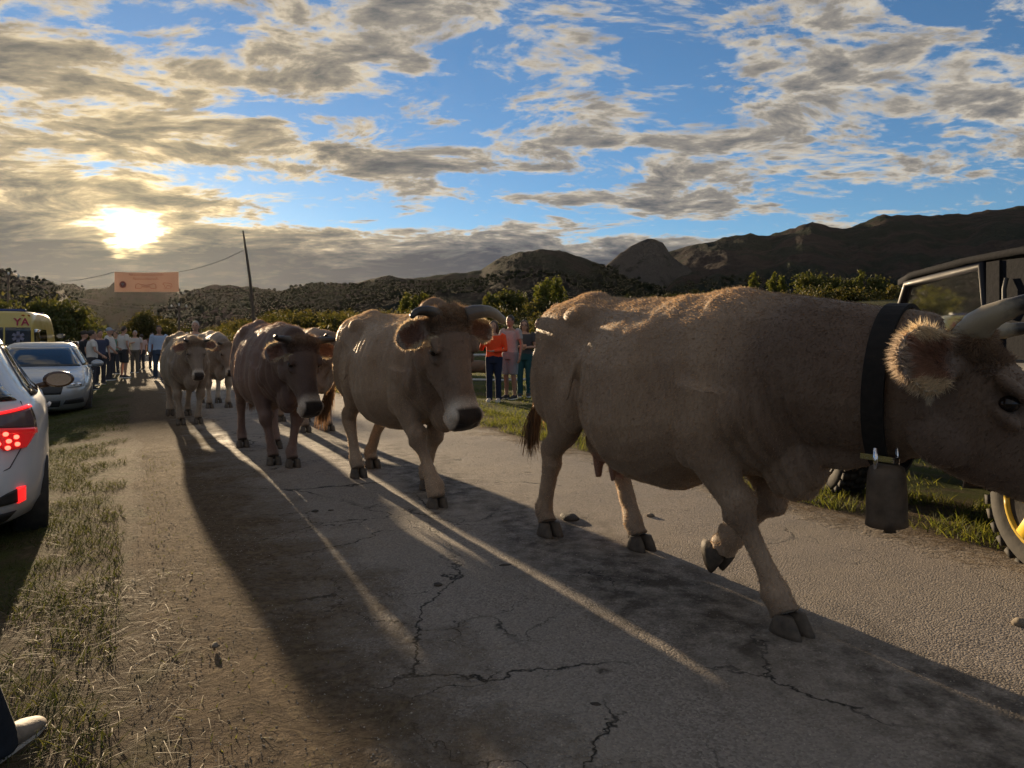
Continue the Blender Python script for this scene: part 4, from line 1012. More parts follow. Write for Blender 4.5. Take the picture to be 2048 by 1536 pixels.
def finish_smooth(o, ang=38):
    me = o.data; me.polygons.foreach_set('use_smooth', np.ones(len(me.polygons), bool))
    try: me.set_sharp_from_angle(angle=R(ang))
    except Exception: pass
def mirror(parent, p, s, m, sc=1.0):
    p = Vector(p); sh = MB(); sh.ell(p + Vector((0, s * .11 * sc, .01)), (.075 * sc, .115 * sc, .072 * sc)); sh.tube([p + Vector((0, -s * .05, -.05)), p + Vector((0, s * .04, -.03))], [.022, .03], 8)
    o = MB(); o2 = sh.build('mirror_housing', m, parent)
    q = MB().tube([p + Vector((-.071 * sc, s * .11 * sc, .01)), p + Vector((-.078 * sc, s * .11 * sc, .01))], [(.088 * sc, .054 * sc)] * 2, 18, (0, 1, 0)); q.build('mirror_glass', M_chrome, o2, False)

def hatchback(label, loc, rz):
    root = empty('parked_hatchback', loc, rz); root.scale = (1, 1.02, .96); tag(root, label, 'car')
    S = CarShape([(.20, .10, 3.78, .74, 5), (.24, .03, 3.86, .80, 5), (.34, -.03, 3.92, .835, 5.2), (.46, -.045, 3.94, .845, 5.2), (.58, -.01, 3.93, .845, 5.2), (.66, .015, 3.90, .842, 5.2), (.76, .03, 3.80, .842, 5), (.86, .045, 3.55, .838, 4.8), (.94, .065, 3.12, .815, 4.6), (.985, .08, 2.92, .785, 4.4),
                  (1.06, .115, 2.78, .725, 4.0), (1.20, .19, 2.52, .645, 4.0), (1.34, .27, 2.25, .575, 4.0), (1.42, .31, 2.08, .53, 3.8), (1.47, .34, 1.95, .48, 3.4), (1.50, .42, 1.8, .40, 3.0), (1.515, .62, 1.5, .25, 2.6)])
    body = S.shell(list(S.r[:, 0])).build('body', M_white, root)
    cut_arches(body, [(.70, .84, .31), (.70, -.84, .31), (3.20, .84, .31), (3.20, -.84, .31)], .345, .22); finish_smooth(body)
    for x in (.70, 3.20):
        for s in (1, -1): wheel(root, (x, s * .735, .305), .305, .19, s)
    p = math.pi
    # rear screen, side glass, windscreen
    S.patch([(S.th_y(-.66, .99), .99), (S.th_y(.66, .99), .99), (S.th_y(.44, 1.36), 1.36), (S.th_y(-.44, 1.36), 1.36)], .006, 16, 8).build('rear_window', M_glass, root)
    S.patch([(S.th_y(-.66, 1.0, False), 1.0), (S.th_y(.66, 1.0, False), 1.0), (S.th_y(.5, 1.38, False), 1.38), (S.th_y(-.5, 1.38, False), 1.38)], .006, 14, 8).build('windscreen', M_glass, root)
    for s in (1, -1):
        for xa, xb, xc, xd in ((.52, 1.32, 1.30, .78), (1.42, 2.55, 2.08, 1.38)):
            S.patch([(S.th_x(xa, 1.0, s), 1.0), (S.th_x(xb, 1.0, s), 1.0), (S.th_x(xc, 1.36, s), 1.36), (S.th_x(xd, 1.36, s), 1.36)], .006, 8, 6).build('side_window', M_glass, root)
        # tail lamp wrapping the corner: upper clear/dark band, lower lit red cluster
        a = S.th_y(s * .40, .86); a2 = S.th_y(s * .40, .74); b_ = S.th_x(.34, .90, s); b2 = S.th_x(.20, .70, s)
        lamp = S.patch([(a, .845), (b_, .80), (b_, .945), (a, .90)], .012, 12, 6, .03).build('tail_lamp', M_clearlens, root)
        S.patch([(a, .895), (b_, .94), (b_, .957), (a, .91)], .018, 12, 2, .02).build('light_strip', M_taillit, lamp)
        S.patch([(S.th_y(s * .50, .80), .80), (b_, .765), (b_, .80), (a, .845)], .014, 10, 3, .03).build('lens', M_lensglow, lamp)
        S.patch([(S.th_y(s * .60, .68), .69), (b2, .69), (b_, .785), (S.th_y(s * .47, .8), .815)], .013, 12, 6, .03).build('lens', M_lensglow, lamp)
        for k, (yy, zz) in enumerate(((.545, .775), (.60, .79), (.65, .765), (.565, .735), (.615, .745), (.655, .72), (.61, .705))):
            th = S.th_y(s * yy, zz); c = S.at(th, zz, .016); MB().ell(c, (.012, .016, .014), None, 10, 6).build('led', M_led, lamp)
        S.patch([(S.th_y(s * .40, .37), .345), (S.th_x(.12, .37, s), .36), (S.th_x(.10, .43, s), .45), (S.th_y(s * .62, .43), .43)], .008, 10, 4).build('bumper_vent', M_plastic, root)
        S.patch([(S.th_x(.10, .37, s), .35), (S.th_x(.15, .37, s), .36), (S.th_x(.13, .45, s), .455), (S.th_x(.08, .45, s), .455)], .013, 3, 4).build('reflector', M_taillit, root)
        mirror(root, (2.35, s * .82, 1.02), s, M_plastic if s > 0 else grain(mat('brown_reflection_cap', (.09, .05, .03), .25), (.05, .03, .02), 8, .5), 1.05)  # right housing coloured brown to stand in for a reflection
        MB().tube([(1.45, s * .845, .86), (1.62, s * .855, .865)], [.014, .014], 8, (0, 0, 1)).build('door_handle', M_white, root)
    S.patch([(S.th_y(-.60, .25), .215), (S.th_y(.60, .25), .215), (S.th_y(.66, .30), .30), (S.th_y(-.66, .30), .30)], .007, 14, 3).build('lower_valance', M_plastic, root)
    # tailgate shut line
    MB().tube([S.at(S.th_y(y, z), z, .0025) for y, z in ((-.68, .98), (-.70, .90), (-.69, .70), (-.63, .58), (-.5, .52), (0, .51), (.5, .52), (.63, .58), (.69, .70), (.70, .90), (.68, .98))], [.0035] * 11, 5).build('shut_line', M_plastic, root)
    MB().box((.02, 0, .70), (.012, .26, .055)).build('number_plate', mat('plate', (.6, .6, .55), .5), root, False)
    return root
def saloon(label, loc, rz, m, roof=1.47, name='parked_saloon', detail=True):
    root = empty(name, loc, rz); tag(root, label, 'car')
    S = CarShape([(.20, .12, 4.42, .80, 4.5), (.26, .04, 4.55, .86, 4.6), (.40, .0, 4.62, .90, 4.8), (.56, .0, 4.63, .915, 4.8), (.66, .02, 4.60, .915, 4.6), (.74, .05, 4.50, .91, 4.4), (.82, .08, 4.25, .90, 4.2), (.90, .14, 3.75, .885, 4), (.955, .25, 3.42, .86, 4), (1.0, .40, 3.28, .83, 4),
                  (1.10, .58, 3.10, .78, 3.8), (1.24, .85, 2.82, .70, 3.8), (1.36, 1.12, 2.55, .63, 3.8), (1.42, 1.3, 2.4, .58, 3.6), (roof - .01, 1.5, 2.2, .50, 3.2), (roof + .01, 1.7, 2.0, .30, 2.6)])
    body = S.shell(list(S.r[:, 0])).build('body', m, root)
    cut_arches(body, [(.92, .91, .32), (.92, -.91, .32), (3.70, .91, .32), (3.70, -.91, .32)], .36, .24); finish_smooth(body)
    for x in (.92, 3.70):
        for s in (1, -1): wheel(root, (x, s * .80, .32), .32, .21, s)
    S.patch([(S.th_y(-.70, 1.0, False), 1.0), (S.th_y(.70, 1.0, False), 1.0), (S.th_y(.50, 1.37, False), 1.37), (S.th_y(-.50, 1.37, False), 1.37)], .006, 16, 8).build('windscreen', M_glass, root)
    S.patch([(S.th_y(-.66, 1.03), 1.03), (S.th_y(.66, 1.03), 1.03), (S.th_y(.48, 1.36), 1.36), (S.th_y(-.48, 1.36), 1.36)], .006, 12, 8).build('rear_window', M_glass, root)
    for s in (1, -1):
        for xa, xb, xc, xd in ((.95, 1.75, 1.72, 1.35), (1.82, 2.95, 2.45, 1.78)):
            S.patch([(S.th_x(xa, 1.01, s), 1.01), (S.th_x(xb, 1.01, s), 1.01), (S.th_x(xc, 1.35, s), 1.35), (S.th_x(xd, 1.35, s), 1.35)], .006, 8, 6).build('side_window', M_glass, root)
        hl_ = S.patch([(S.th_y(s * .52, .64, False), .635), (S.th_x(4.30, .66, s), .655), (S.th_x(4.02, .78, s), .785), (S.th_y(s * .56, .73, False), .725)], .010, 10, 5, .03).build('headlamp', M_headlens, root)
        for q in (.60, .70): MB().ell(S.at(S.th_y(s * q, .69, False), .69, .008), (.014, .045, .038), None, 12, 8).build('reflector', M_chrome, hl_)
        S.patch([(S.th_y(s * .46, .34, False), .335), (S.th_y(s * .78, .35, False), .35), (S.th_y(s * .76, .45, False), .45), (S.th_y(s * .50, .42, False), .42)], .008, 8, 4).build('bumper_vent', M_plastic, root)
        S.patch([(S.th_y(s * .52, .72), .72), (S.th_x(.22, .74, s), .74), (S.th_x(.26, .86, s), .86), (S.th_y(s * .60, .88), .88)], .010, 8, 4).build('tail_lamp', M_tailred, root)
        mirror(root, (2.78, s * .88, 1.03), s, m, 1.05)
        for xh in (1.35, 2.3): MB().tube([(xh, s * .91, .84), (xh + .18, s * .915, .845)], [.014, .014], 8, (0, 0, 1)).build('door_handle', m, root)
        for xs in (1.78, 2.92): MB().tube([S.at(S.th_x(xs, z, s), z, .002) for z in (.3, .5, .7, .9, .985)], [.004] * 5, 5).build('shut_line', M_plastic, root)
    S.patch([(S.th_y(-.42, .52, False), .52), (S.th_y(.42, .52, False), .52), (S.th_y(.46, .70, False), .70), (S.th_y(-.46, .70, False), .70)], .008, 12, 4).build('grille', M_plastic, root)
    S.patch([(S.th_y(-.40, .30, False), .29), (S.th_y(.40, .30, False), .29), (S.th_y(.42, .41, False), .41), (S.th_y(-.42, .41, False), .41)], .008, 10, 3).build('lower_grille', M_plastic, root)
    if detail:
        MB().box((2.98, .25, 1.115), (.10, .16, .003), Matrix.Rotation(R(42), 3, 'Y')).build('paper_on_dashboard', mat('paper', (.6, .6, .58), .8), root, False)
    return root
AWAY = math.atan2(RA.y, RA.x)
p0 = Vector((-3.42, 5.0, 0))
# origin of the hatchback is the middle of its rear bumper
rzh = AWAY + R(6)
hb = hatchback('white hatchback with lit red tail lamps cropped by the left edge', (-3.5, 3.83, -.10), rzh)
sd = saloon('silver saloon facing the viewer with paper behind its windscreen', (-10.9, 16.7, -.24), AWAY + math.pi + R(2), M_silver)
saloon('white car whose roof shows behind the children', (PX(128, 34), 34, -.24), AWAY, M_vanwhite, 1.55, 'parked_car', False)
saloon('pale grey car farther back in the parked row', (PX(150, 43), 43, -.24), AWAY, M_cargrey, 1.6, 'parked_car', False)
saloon('dark car parked behind the horned dark cow', (PX(628, 27), 25.5, .0), R(5), M_cargrey, 1.5, 'parked_car', False)
saloon('pale car with roof rack beyond the fawn cow', (PX(690, 29), 28, .0), R(8), M_vanwhite, 1.45, 'parked_car', False)

# ---- ambulance: tall van, rear doors to the viewer
def text_mesh(body, size, m, parent, M, name='lettering', ext=.004):
    c = bpy.data.curves.new('t', 'FONT'); c.body = body; c.size = size; c.extrude = ext; c.align_x = 'CENTER'; c.align_y = 'CENTER'; c.offset = size * .018
    o = bpy.data.objects.new('t', c); COL.objects.link(o); dg = bpy.context.evaluated_depsgraph_get(); me = bpy.data.meshes.new_from_object(o.evaluated_get(dg)); bpy.data.objects.remove(o)
    me.transform(M); return link(name, me, parent, (m,))
def ambulance(label, loc, rz):
    root = empty('ambulance', loc, rz); tag(root, label, 'ambulance')
    S = CarShape([(.35, .02, 5.8, .93, 9), (.5, .0, 5.9, .98, 9), (.9, .0, 5.9, 1.0, 9), (1.2, .01, 5.75, 1.0, 9), (1.35, .015, 5.3, .995, 9), (1.9, .03, 4.95, .97, 9), (2.3, .05, 4.7, .94, 9), (2.5, .07, 4.55, .91, 8), (2.62, .10, 4.4, .86, 6), (2.68, .2, 4.2, .75, 5)])
    body = S.shell(list(S.r[:, 0]), 120).build('body', M_yellow, root)
    cut_arches(body, [(1.0, .98, .35), (1.0, -.98, .35), (4.7, .98, .35), (4.7, -.98, .35)], .40, .3); finish_smooth(body)
    for x in (1.0, 4.7):
        for s in (1, -1): wheel(root, (x, s * .87, .35), .35, .22, s)
    M_mag = mat('magenta_film', (.11, .012, .045), .25); M_starlite = mat('frosted_star', (.20, .19, .26), .5)
    for s in (1, -1):
        d = S.patch([(S.th_y(s * .03, 1.3), 1.30), (S.th_y(s * .86, 1.3), 1.30), (S.th_y(s * .84, 2.05), 2.05), (S.th_y(s * .03, 2.05), 2.05)], .008, 8, 6).build('door_window', M_glass, root)
        # star of life: six bars
        cy = s * .46
        for k in range(3):
            MB().box((-.002, cy, 1.68), (.004, .055, .21), Matrix.Rotation(R(60 * k), 3, 'X')).build('star_bar', M_starlite, d, False)
        S.patch([(S.th_x(.3, 1.35, s), 1.35), (S.th_x(2.6, 1.35, s), 1.35), (S.th_x(2.6, 2.0, s), 2.0), (S.th_x(.3, 2.0, s), 2.0)], .008, 6, 4).build('side_window', M_glass, root)
        for k in range(9):
            S.patch([(S.th_x(.25 + k * .5, .85, s), .80), (S.th_x(.5 + k * .5, .85, s), .80), (S.th_x(.5 + k * .5, 1.15, s), 1.15), (S.th_x(.25 + k * .5, 1.15, s), 1.15)], .005, 3, 2).build('checker', mat('green_film', (.05, .18, .03), .4), root)
        S.patch([(S.th_y(s * .78, 1.0), .7), (S.th_y(s * .92, 1.0), .7), (S.th_y(s * .90, 1.25), 1.25), (S.th_y(s * .78, 1.25), 1.25)], .012, 3, 6).build('tail_lamp', M_tailred, root)
        mirror(root, (4.75, s * 1.0, 1.75), s, M_plastic, 1.6)
        for q in (.62, .78): MB().ell(S.at(S.th_y(s * q, 2.5), 2.52, .0), (.03, .06, .04), None, 10, 8).build('beacon', M_amber, root)
    for x_ in (.5, 4.0):
        MB().box((x_, 0, 2.72), (.16, .62, .06)).build('light_bar', mat('blue_beacon', (.02, .04, .16), .2), root, True)
    Mt = Matrix.Translation((.024, -.56, 2.25)) @ Matrix.Rotation(R(-90), 4, 'Z') @ Matrix.Rotation(R(90), 4, 'X')
    text_mesh('YA', .40, mat('red_lettering', (.38, .02, .06), .4), root, Mt @ Matrix.Rotation(0, 4, 'Z'))
    return root
amb = ambulance('yellow ambulance with magenta letters and star of life on dark rear windows', (PX(8, 27.5), 27.5, -.2), AWAY - R(4))

# ---- black soft-top off-roader on the right verge
M_canvas = grain(mat('black_canvas', (.010, .011, .014), .9, spec=.1), (.02, .02, .025), 40, .5, .3)
def offroader(label, loc, rz):
    root = empty('parked_offroader', loc, rz); tag(root, label, 'car')
    # side tub
    def prism(prof, y0, y1): return MB().loft([[(x, y0, z) for x, z in prof], [(x, y1, z) for x, z in prof]])
    tub = prism([(-.35, .55), (-.25, .5), (3.15, .5), (3.3, .62), (3.32, .92), (3.2, 1.02), (2.05, 1.10), (1.95, 1.12), (-.35, 1.12)], -.72, .72).build('body', M_black, root, False)
    cut_arches(tub, [(.44, .75, .40), (.44, -.75, .40), (2.60, .75, .40), (2.60, -.75, .40)], .44, .3); 
    bv = tub.modifiers.new('bevel', 'BEVEL'); bv.width = .025; bv.segments = 2; bv.limit_method = 'ANGLE'
    for x in (.44, 2.60):
        for s in (1, -1):
            wheel(root, (x, s * .74, .37), .37, .24, s, grain(mat('yellow_rim', (.50, .33, .02), .4), (.3, .2, .02), 10, .4) if x < 1 else M_plastic, True)
            MB().tube([(x + .5 * math.cos(q), s * .80, .37 + .47 * math.sin(q)) for q in [math.pi * i / 10 for i in range(11)]], [(.10, .018)] * 11, 8, (0, 1, 0)).build('wheel_arch', M_plastic, root)
    # windscreen frame, pillars, soft top
    fr = MB()
    for s in (1, -1): fr.tube([(2.02, s * .66, 1.10), (1.78, s * .64, 1.66)], [(.03, .035)] * 2, 8)
    fr.tube([(1.78, -.66, 1.67), (1.78, .66, 1.67)], [.035, .035], 8, (0, 0, 1)); fr.tube([(2.02, -.68, 1.11), (2.02, .68, 1.11)], [.035, .035], 8, (0, 0, 1))
    fr.build('windscreen_frame', M_black, root)
    MB().box((1.90, 0, 1.385), (.004, .62, .275), Matrix.Rotation(R(-23), 3, 'Y')).build('windscreen', M_clear, root, False)
    top = MB().loft([[(x, y, z + .05 * (1 - (y / .7) ** 2)) for y in np.linspace(-.70, .70, 15)] + [(x, y, z - .04) for y in np.linspace(.70, -.70, 15)] for x, z in ((1.83, 1.68), (1.7, 1.72), (1.2, 1.76), (.8, 1.77), (.3, 1.76), (-.15, 1.73), (-.22, 1.66))])
    top.build('soft_top', grain(mat('black_canvas', (.010, .011, .014), .9, spec=.1), (.03, .03, .035), 40, .5, .3), root)
    for s in (1, -1):
        gasket = MB(); out = [(1.98, 1.13), (1.74, 1.64), (1.04, 1.70), (.98, 1.13)]
        loop = [(x, s * .69, z) for x, z in out]
        gasket.tube(loop + [loop[0]], [(.028, .03)] * 5, 8); gasket.build('door_frame', M_black, root)
        MB().box((.93, s * .69, 1.42), (.05, .025, .29)).build('pillar', M_canvas, root, False)
        MB().add([(x, s * .682, z) for x, z in out] + [(x, s * .678, z) for x, z in out], [[0, 1, 2, 3], [7, 6, 5, 4], [0, 4, 5, 1], [1, 5, 6, 2], [2, 6, 7, 3], [3, 7, 4, 0]]).build('side_window', M_clear, root, False)
        MB().add([(x, s * .70, z) for x, z in ((.88, 1.13), (.88, 1.71), (-.20, 1.68), (-.20, 1.13))] + [(x, s * .68, z) for x, z in ((.88, 1.13), (.88, 1.71), (-.20, 1.68), (-.20, 1.13))], [[0, 1, 2, 3], [7, 6, 5, 4], [0, 4, 5, 1], [1, 5, 6, 2], [2, 6, 7, 3], [3, 7, 4, 0]]).build('side_curtain', M_canvas, root, False)
        MB().tube([(.82, s * .72, 1.36), (.82, s * .735, 1.42), (.82, s * .735, 1.54), (.82, s * .72, 1.60)], [.012] * 4, 8).build('grab_handle', M_plastic, root)
        mirror(root, (1.95, s * .72, 1.2), s, M_black, 1.0)
        MB().ell((3.30, s * .5, .82), (.05, .09, .09)).build('headlamp', M_headlens, root)
        seat = MB(); seat.box((.75, s * .34, .88), (.24, .22, .08)); seat.box((.5, s * .34, 1.15), (.07, .22, .26), Matrix.Rotation(R(-10), 3, 'Y')); seat.box((.44, s * .34, 1.47), (.05, .12, .07)); seat.build('seat', M_plastic, root, True)
    MB().ell((1.74, .02, 1.50), (.025, .125, .04)).build('rear_view_mirror', M_plastic, root)
    rr = [(1.55, .32 + .19 * math.cos(q), 1.10 + .19 * math.sin(q)) for q in [2 * math.pi * i / 20 for i in range(21)]]
    MB().tube(rr, [.017] * 21, 7, (1, 0, 0)).build('steering_wheel', M_plastic, root)
    MB().box((1.72, 0, 1.06), (.18, .64, .09)).build('dashboard', M_plastic, root, True)
    MB().ell((1.70, -.10, 1.40), (.03, .05, .05)).build('hanging_ornament', mat('dark_fob', (.02, .02, .05), .6), root)
    return root
b_ = M_black.node_tree.nodes['Principled BSDF']; b_.inputs['Coat Weight'].default_value = .08; b_.inputs['Specular IOR Level'].default_value = .2
jeep = offroader('black soft top off roader with yellow rear rim parked on the right verge', (3.65, 3.35, -.02), heading(-.10, 1.0))
# ------------------------------------------------------------------ bell collar on the large cow
M_strap = grain(mat('black_leather', (.009, .008, .007), .75, spec=.25), (.022, .018, .015), 30, .6, .25); M_bell = grain(mat('sheet_iron', (.12, .085, .055), .65, .35), (.05, .034, .022), 14, .9, .5)
def bell_collar():
    L2W = cow1.matrix_basis if False else Matrix.Translation(cow1.location) @ Matrix.Rotation(cow1.rotation_euler.z, 4, 'Z')
    root = empty('cow_bell', L2W @ Vector((1.0, .03, .55)), cow1.rotation_euler.z); tag(root, 'large iron bell on a wide black neck strap of the foremost cow', 'cow bell')
    off = Vector((1.0, .03, .55))
    # strap follows the neck just behind the jaw
    _, npts, nrad = Mh1
    kk = 6; c = npts[6].lerp(npts[7], .45) - off; ax = (npts[7] - npts[6]).normalized(); sy = (Vector((0, 1, 0)) - ax * ax.y).normalized(); sz = ax.cross(sy)
    n = 48; v = []; f = []; wr_, hr_ = nrad[kk][0] * 1.0 + .022, nrad[kk][1] * 1.0 + .026
    for i in range(n):
        q = 2 * math.pi * i / n; rr = sy * (wr_ * math.cos(q)) + sz * (hr_ * math.sin(q))
        for w, t in ((-.038, 0), (.038, 0), (.038, .012), (-.038, .012)):
            v.append(c + rr * (1 + t / .25) + ax * w)
    for i in range(n):
        a, b = i * 4, ((i + 1) % n) * 4
        for k in range(4): f.append([a + k, a + (k + 1) % 4, b + (k + 1) % 4, b + k])
    mk('neck_strap', v, f, M_strap, root, False)
    low = c - sz * (hr_ + .03)
    if sz.z < 0: low = c + sz * (hr_ + .03)
    low = Vector((low.x, low.y, low.z + .085)) - sy * (wr_ * .62 + .035) + ax * .05
    MB().box(c - sy * (wr_ * .62 + .02) + Vector((0, 0, -hr_ * .80)), (.066, .012, .010)).build('buckle', M_chrome, root, False)
    MB().tube([low + Vector((0, .06, .05)), low + Vector((0, .06, -.03)), low + Vector((0, -.06, -.03)), low + Vector((0, -.06, .05))], [.008] * 4, 8).build('hanger', M_chrome, root)
    bt = low + Vector((0, 0, -.01)); prof = [(z * .78, a * .68, b_ * .68) for z, a, b_ in [(0, .06, .05), (-.015, .095, .075), (-.06, .105, .083), (-.16, .112, .088), (-.24, .112, .088), (-.27, .116, .092), (-.275, .108, .084), (-.2, .10, .078)]]
    MB().loft([[bt + Vector((b_ * math.cos(q), a * math.sin(q), z)) for q in [2 * math.pi * i / 24 for i in range(24)]] for z, a, b_ in prof]).build('bell_shell', M_bell, root)
    MB().tube([bt + Vector((0, 0, -.1)), bt + Vector((.01, 0, -.21)), bt + Vector((.012, 0, -.235))], [.008, .012, .022], 8).build('clapper', M_bell, root)
bell_collar()

# ------------------------------------------------------------------ banner over the road, poles, wires
M_banner, T, b, out = nmat('banner_fabric')
T.put(b.inputs['Base Color'], (.50, .42, .37, 1)); b.inputs['Roughness'].default_value = .8
tr = T.n('ShaderNodeBsdfTranslucent'); tr.inputs[0].default_value = (.46, .35, .29, 1); mx = T.n('ShaderNodeMixShader'); mx.inputs[0].default_value = .55
T.put(mx.inputs[1], b.outputs[0]); T.put(mx.inputs[2], tr.outputs[0]); T.put(out.inputs[0], mx.outputs[0])
M_ink = mat('banner_print', (.34, .13, .10), .8); M_wire = mat('wire', (.03, .03, .03), .5); M_pole = grain(mat('weathered_pole', (.10, .075, .055), .85), (.05, .04, .03), 12, .7, .4)
BD = 52.0; bx0, bx1 = PX(229, BD), PX(357, BD); bz0, bz1 = 1.2 + (688 - 584) / 1420 * BD, 1.2 + (688 - 543.5) / 1420 * BD
ban = empty('banner', ((bx0 + bx1) / 2, BD, bz0)); tag(ban, 'salmon festival banner hung across the road seen from behind', 'banner')
bw = (bx1 - bx0) / 2; bh = bz1 - bz0; nx, nz_ = 24, 8
v = []; 
for t in (0, .02):
    for j in range(nz_ + 1):
        for i in range(nx + 1):
            xx = -bw + 2 * bw * i / nx; zz = bh * j / nz_; v.append((xx + .05 * (1 - j / nz_) * (i / nx), t + .05 * math.sin(i * .7) * (.3 + .7 * (1 - j / nz_)), zz - .06 * math.sin(math.pi * i / nx) * (j / nz_)))
N = (nx + 1) * (nz_ + 1); f = []
for j in range(nz_):
    for i in range(nx): a = j * (nx + 1) + i; f.append([a, a + 1, a + nx + 2, a + nx + 1]); f.append([N + a, N + a + nx + 1, N + a + nx + 2, N + a + 1])
mk('cloth', v, f, M_banner, ban)
def strip(name, pts, w):
    return MB().tube([(x * bw * 2 - bw, -.10, z * bh) for x, z in pts], [(.012, w)] * len(pts), 6, (0, 1, 0)).build(name, M_ink, ban)
# disc with pale map, ribbon, cow drawing; two lines of mirrored script
q_ = [2 * math.pi * i / 28 for i in range(28)]
cx, cz = -bw + 2 * bw * .14, bh * .36
MB().loft([[(cx + .25 * math.cos(q), -.10, cz + .25 * math.sin(q)) for q in q_], [(cx + .25 * math.cos(q), -.085, cz + .25 * math.sin(q)) for q in q_]]).build('round_emblem', M_ink, ban, False)
MB().loft([[(cx + x * .13, y_, cz + z * .13) for x, z in ((-1, .6), (-.3, .9), (.4, .7), (1, .8), (.7, .1), (.2, -.3), (0, -1), (-.4, -.2))] for y_ in (-.115, -.105)]).build('emblem_shape', M_banner, ban, False)
strip('ribbon', [(.34, .18), (.345, .36), (.38, .41), (.43, .36), (.50, .33), (.57, .36), (.62, .41), (.655, .36), (.66, .18)], .02); strip('ribbon', [(.34, .18), (.42, .17), (.44, .25), (.50, .23), (.56, .25), (.58, .17), (.66, .18)], .018); strip('ribbon', [(.43, .30), (.50, .275), (.57, .30)], .014)
strip('cow_drawing', [(.77, .42), (.79, .45), (.86, .43), (.90, .40), (.91, .25), (.885, .22), (.88, .30), (.83, .31), (.825, .22), (.80, .22), (.79, .34), (.765, .38), (.77, .42)], .016); strip('cow_drawing', [(.78, .16), (.90, .16)], .012)
rr_ = random.Random(5)
def script_line(x0, x1, z, n, h_):
    for k in range(n):
        a = x0 + (x1 - x0) * k / n; w = (x1 - x0) / n
        hi = h_ * (1.6 if k in (0, n - 1, n // 2) else 1.0)
        strip('script_letter', [(a, z), (a + w * .2, z + hi), (a + w * .45, z + hi * rr_.uniform(.5, 1)), (a + w * .55, z + rr_.uniform(-.01, .02)), (a + w * .8, z + hi * rr_.uniform(.2, .6)), (a + w * .92, z)], .010)
script_line(.24, .78, .80, 13, .07); script_line(.30, .70, .60, 10, .075)
for nm_, p_ in (('banner_pole', (PX(515, 54), 54)), ):
    x, y = p_; z0 = ZG(x, y)
    pr = empty('leaning_pole', (x, y, z0 - .3)); tag(pr, 'tall crooked wooden pole leaning left against the dark cloud bank', 'pole')
    tx = PX(486, 54) - x; tz = 1.2 + (688 - 462) / 1420 * 54 - z0 + .3
    MB().tube([(0, 0, 0), (tx * .22, 0, tz * .28), (tx * .45, 0, tz * .55), (tx * .60, 0, tz * .70), (tx * .84, 0, tz * .88), (tx, 0, tz)], [.15, .14, .115, .105, .08, .05], 9).build('shaft', M_pole, pr)
    MB().box((tx * .60, -.1, tz * .70), (.05, .04, .12)).build('bracket', M_pole, pr, False)
def catenary(a, b, sag, n=14): return [Vector(a).lerp(Vector(b), i / n) - Vector((0, 0, sag * 4 * (i / n) * (1 - i / n))) for i in range(n + 1)]
def wire(name, label, a, b, sag, r_=.016):
    o = MB().tube([p for p in catenary(a, b, sag)], [r_] * 15, 5, (0, 0, 1)).build(name, M_wire); tag(o, label, 'cable')
wire('banner_rope', 'rope tying the banner top to the leaning pole', (bx1, BD, bz1), (PX(487, 54), 54, 1.2 + (688 - 500) / 1420 * 54), .25, .018)
wire('banner_rope', 'rope tying the banner foot to the leaning pole', (bx1 + .05, BD, bz0), (PX(505, 54), 54, 1.2 + (688 - 580) / 1420 * 54), .2, .018)
wire('banner_rope', 'rope running left from the banner top into the trees', (bx0, BD, bz1), (PX(40, 56), 56, 1.2 + (688 - 560) / 1420 * 56), .4, .018)
def power_pole(label, px, d, top, arm):
    x = PX(px, d); z0 = ZG(x, d); r_ = empty('power_pole', (x, d, z0 - .3)); tag(r_, label, 'power pole', 'power line poles'); H = 1.2 + (688 - top) / 1420 * d - z0 + .3
    MB().tube([(0, 0, 0), (0, 0, H)], [.16, .11], 8).build('shaft', M_pole, r_)
    MB().tube([(-arm, 0, H * .98), (0, 0, H * .91), (arm, 0, H * .98)], [.06] * 3, 6, (0, 1, 0)).build('cross_arm', M_pole, r_)
    for q in (-1, 0, 1): MB().ell((arm * q, 0, H * (1.0 if q else 1.03)), (.10, .10, .16), None, 10, 8).build('insulator', mat('glass_insulator', (.55, .58, .58), .15), r_)
    return (x, d, z0 - .3 + H)
t1 = power_pole('power pole standing right of the banner above the herd', 358, 85, 612, .9)
t2 = power_pole('power pole among the trees at the far left', 17, 70, 552, 1.0)
for dz, nm_ in ((0, 'upper'), (-.35, 'lower')): wire('power_cable', nm_ + ' power cable sagging between the two poles', (t2[0], t2[1], t2[2] + dz), (t1[0], t1[1], t1[2] + dz), 1.1, .02)

# ------------------------------------------------------------------ fences on the right
M_rail = grain(mat('galvanised_rail', (.42, .43, .43), .45, .3), (.3, .29, .27), 10, .5); M_log = grain(mat('log', (.16, .11, .075), .9), (.09, .065, .045), 10, .7, .5)
def rail_fence(label, p_from, p_to, posts, rails, h_, m, r_rail, r_post, name='rail_fence', group=None):
    a = Vector(p_from); d = Vector(p_to) - a; a.z = ZG(a.x, a.y); root = empty(name, a, 0); tag(root, label, 'fence', group)
    for i in range(posts):
        t = i / (posts - 1); q = d * t; z = ZG(a.x + q.x, a.y + q.y) - a.z
        MB().tube([(q.x, q.y, z - .2), (q.x, q.y, z + h_ + .08)], [r_post, r_post * .95], 9).build('post', m, root)
    for k in range(rails):
        zz = h_ * (k + .6) / rails
        pts = []
        for i in range(9):
            q = d * (i / 8); pts.append((q.x, q.y - r_post, ZG(a.x + q.x, a.y + q.y) - a.z + zz + .02 * math.sin(i * 2.1 + k)))
        MB().tube(pts, [r_rail] * 9, 8, (0, 0, 1)).build('rail', m, root)
    return root
rail_fence('pale wooden rail fence behind the woman in orange', (PX(880, 19), 19, 0), (PX(1330, 22), 22, 0), 6, 3, 1.05, M_rail, .035, .05)
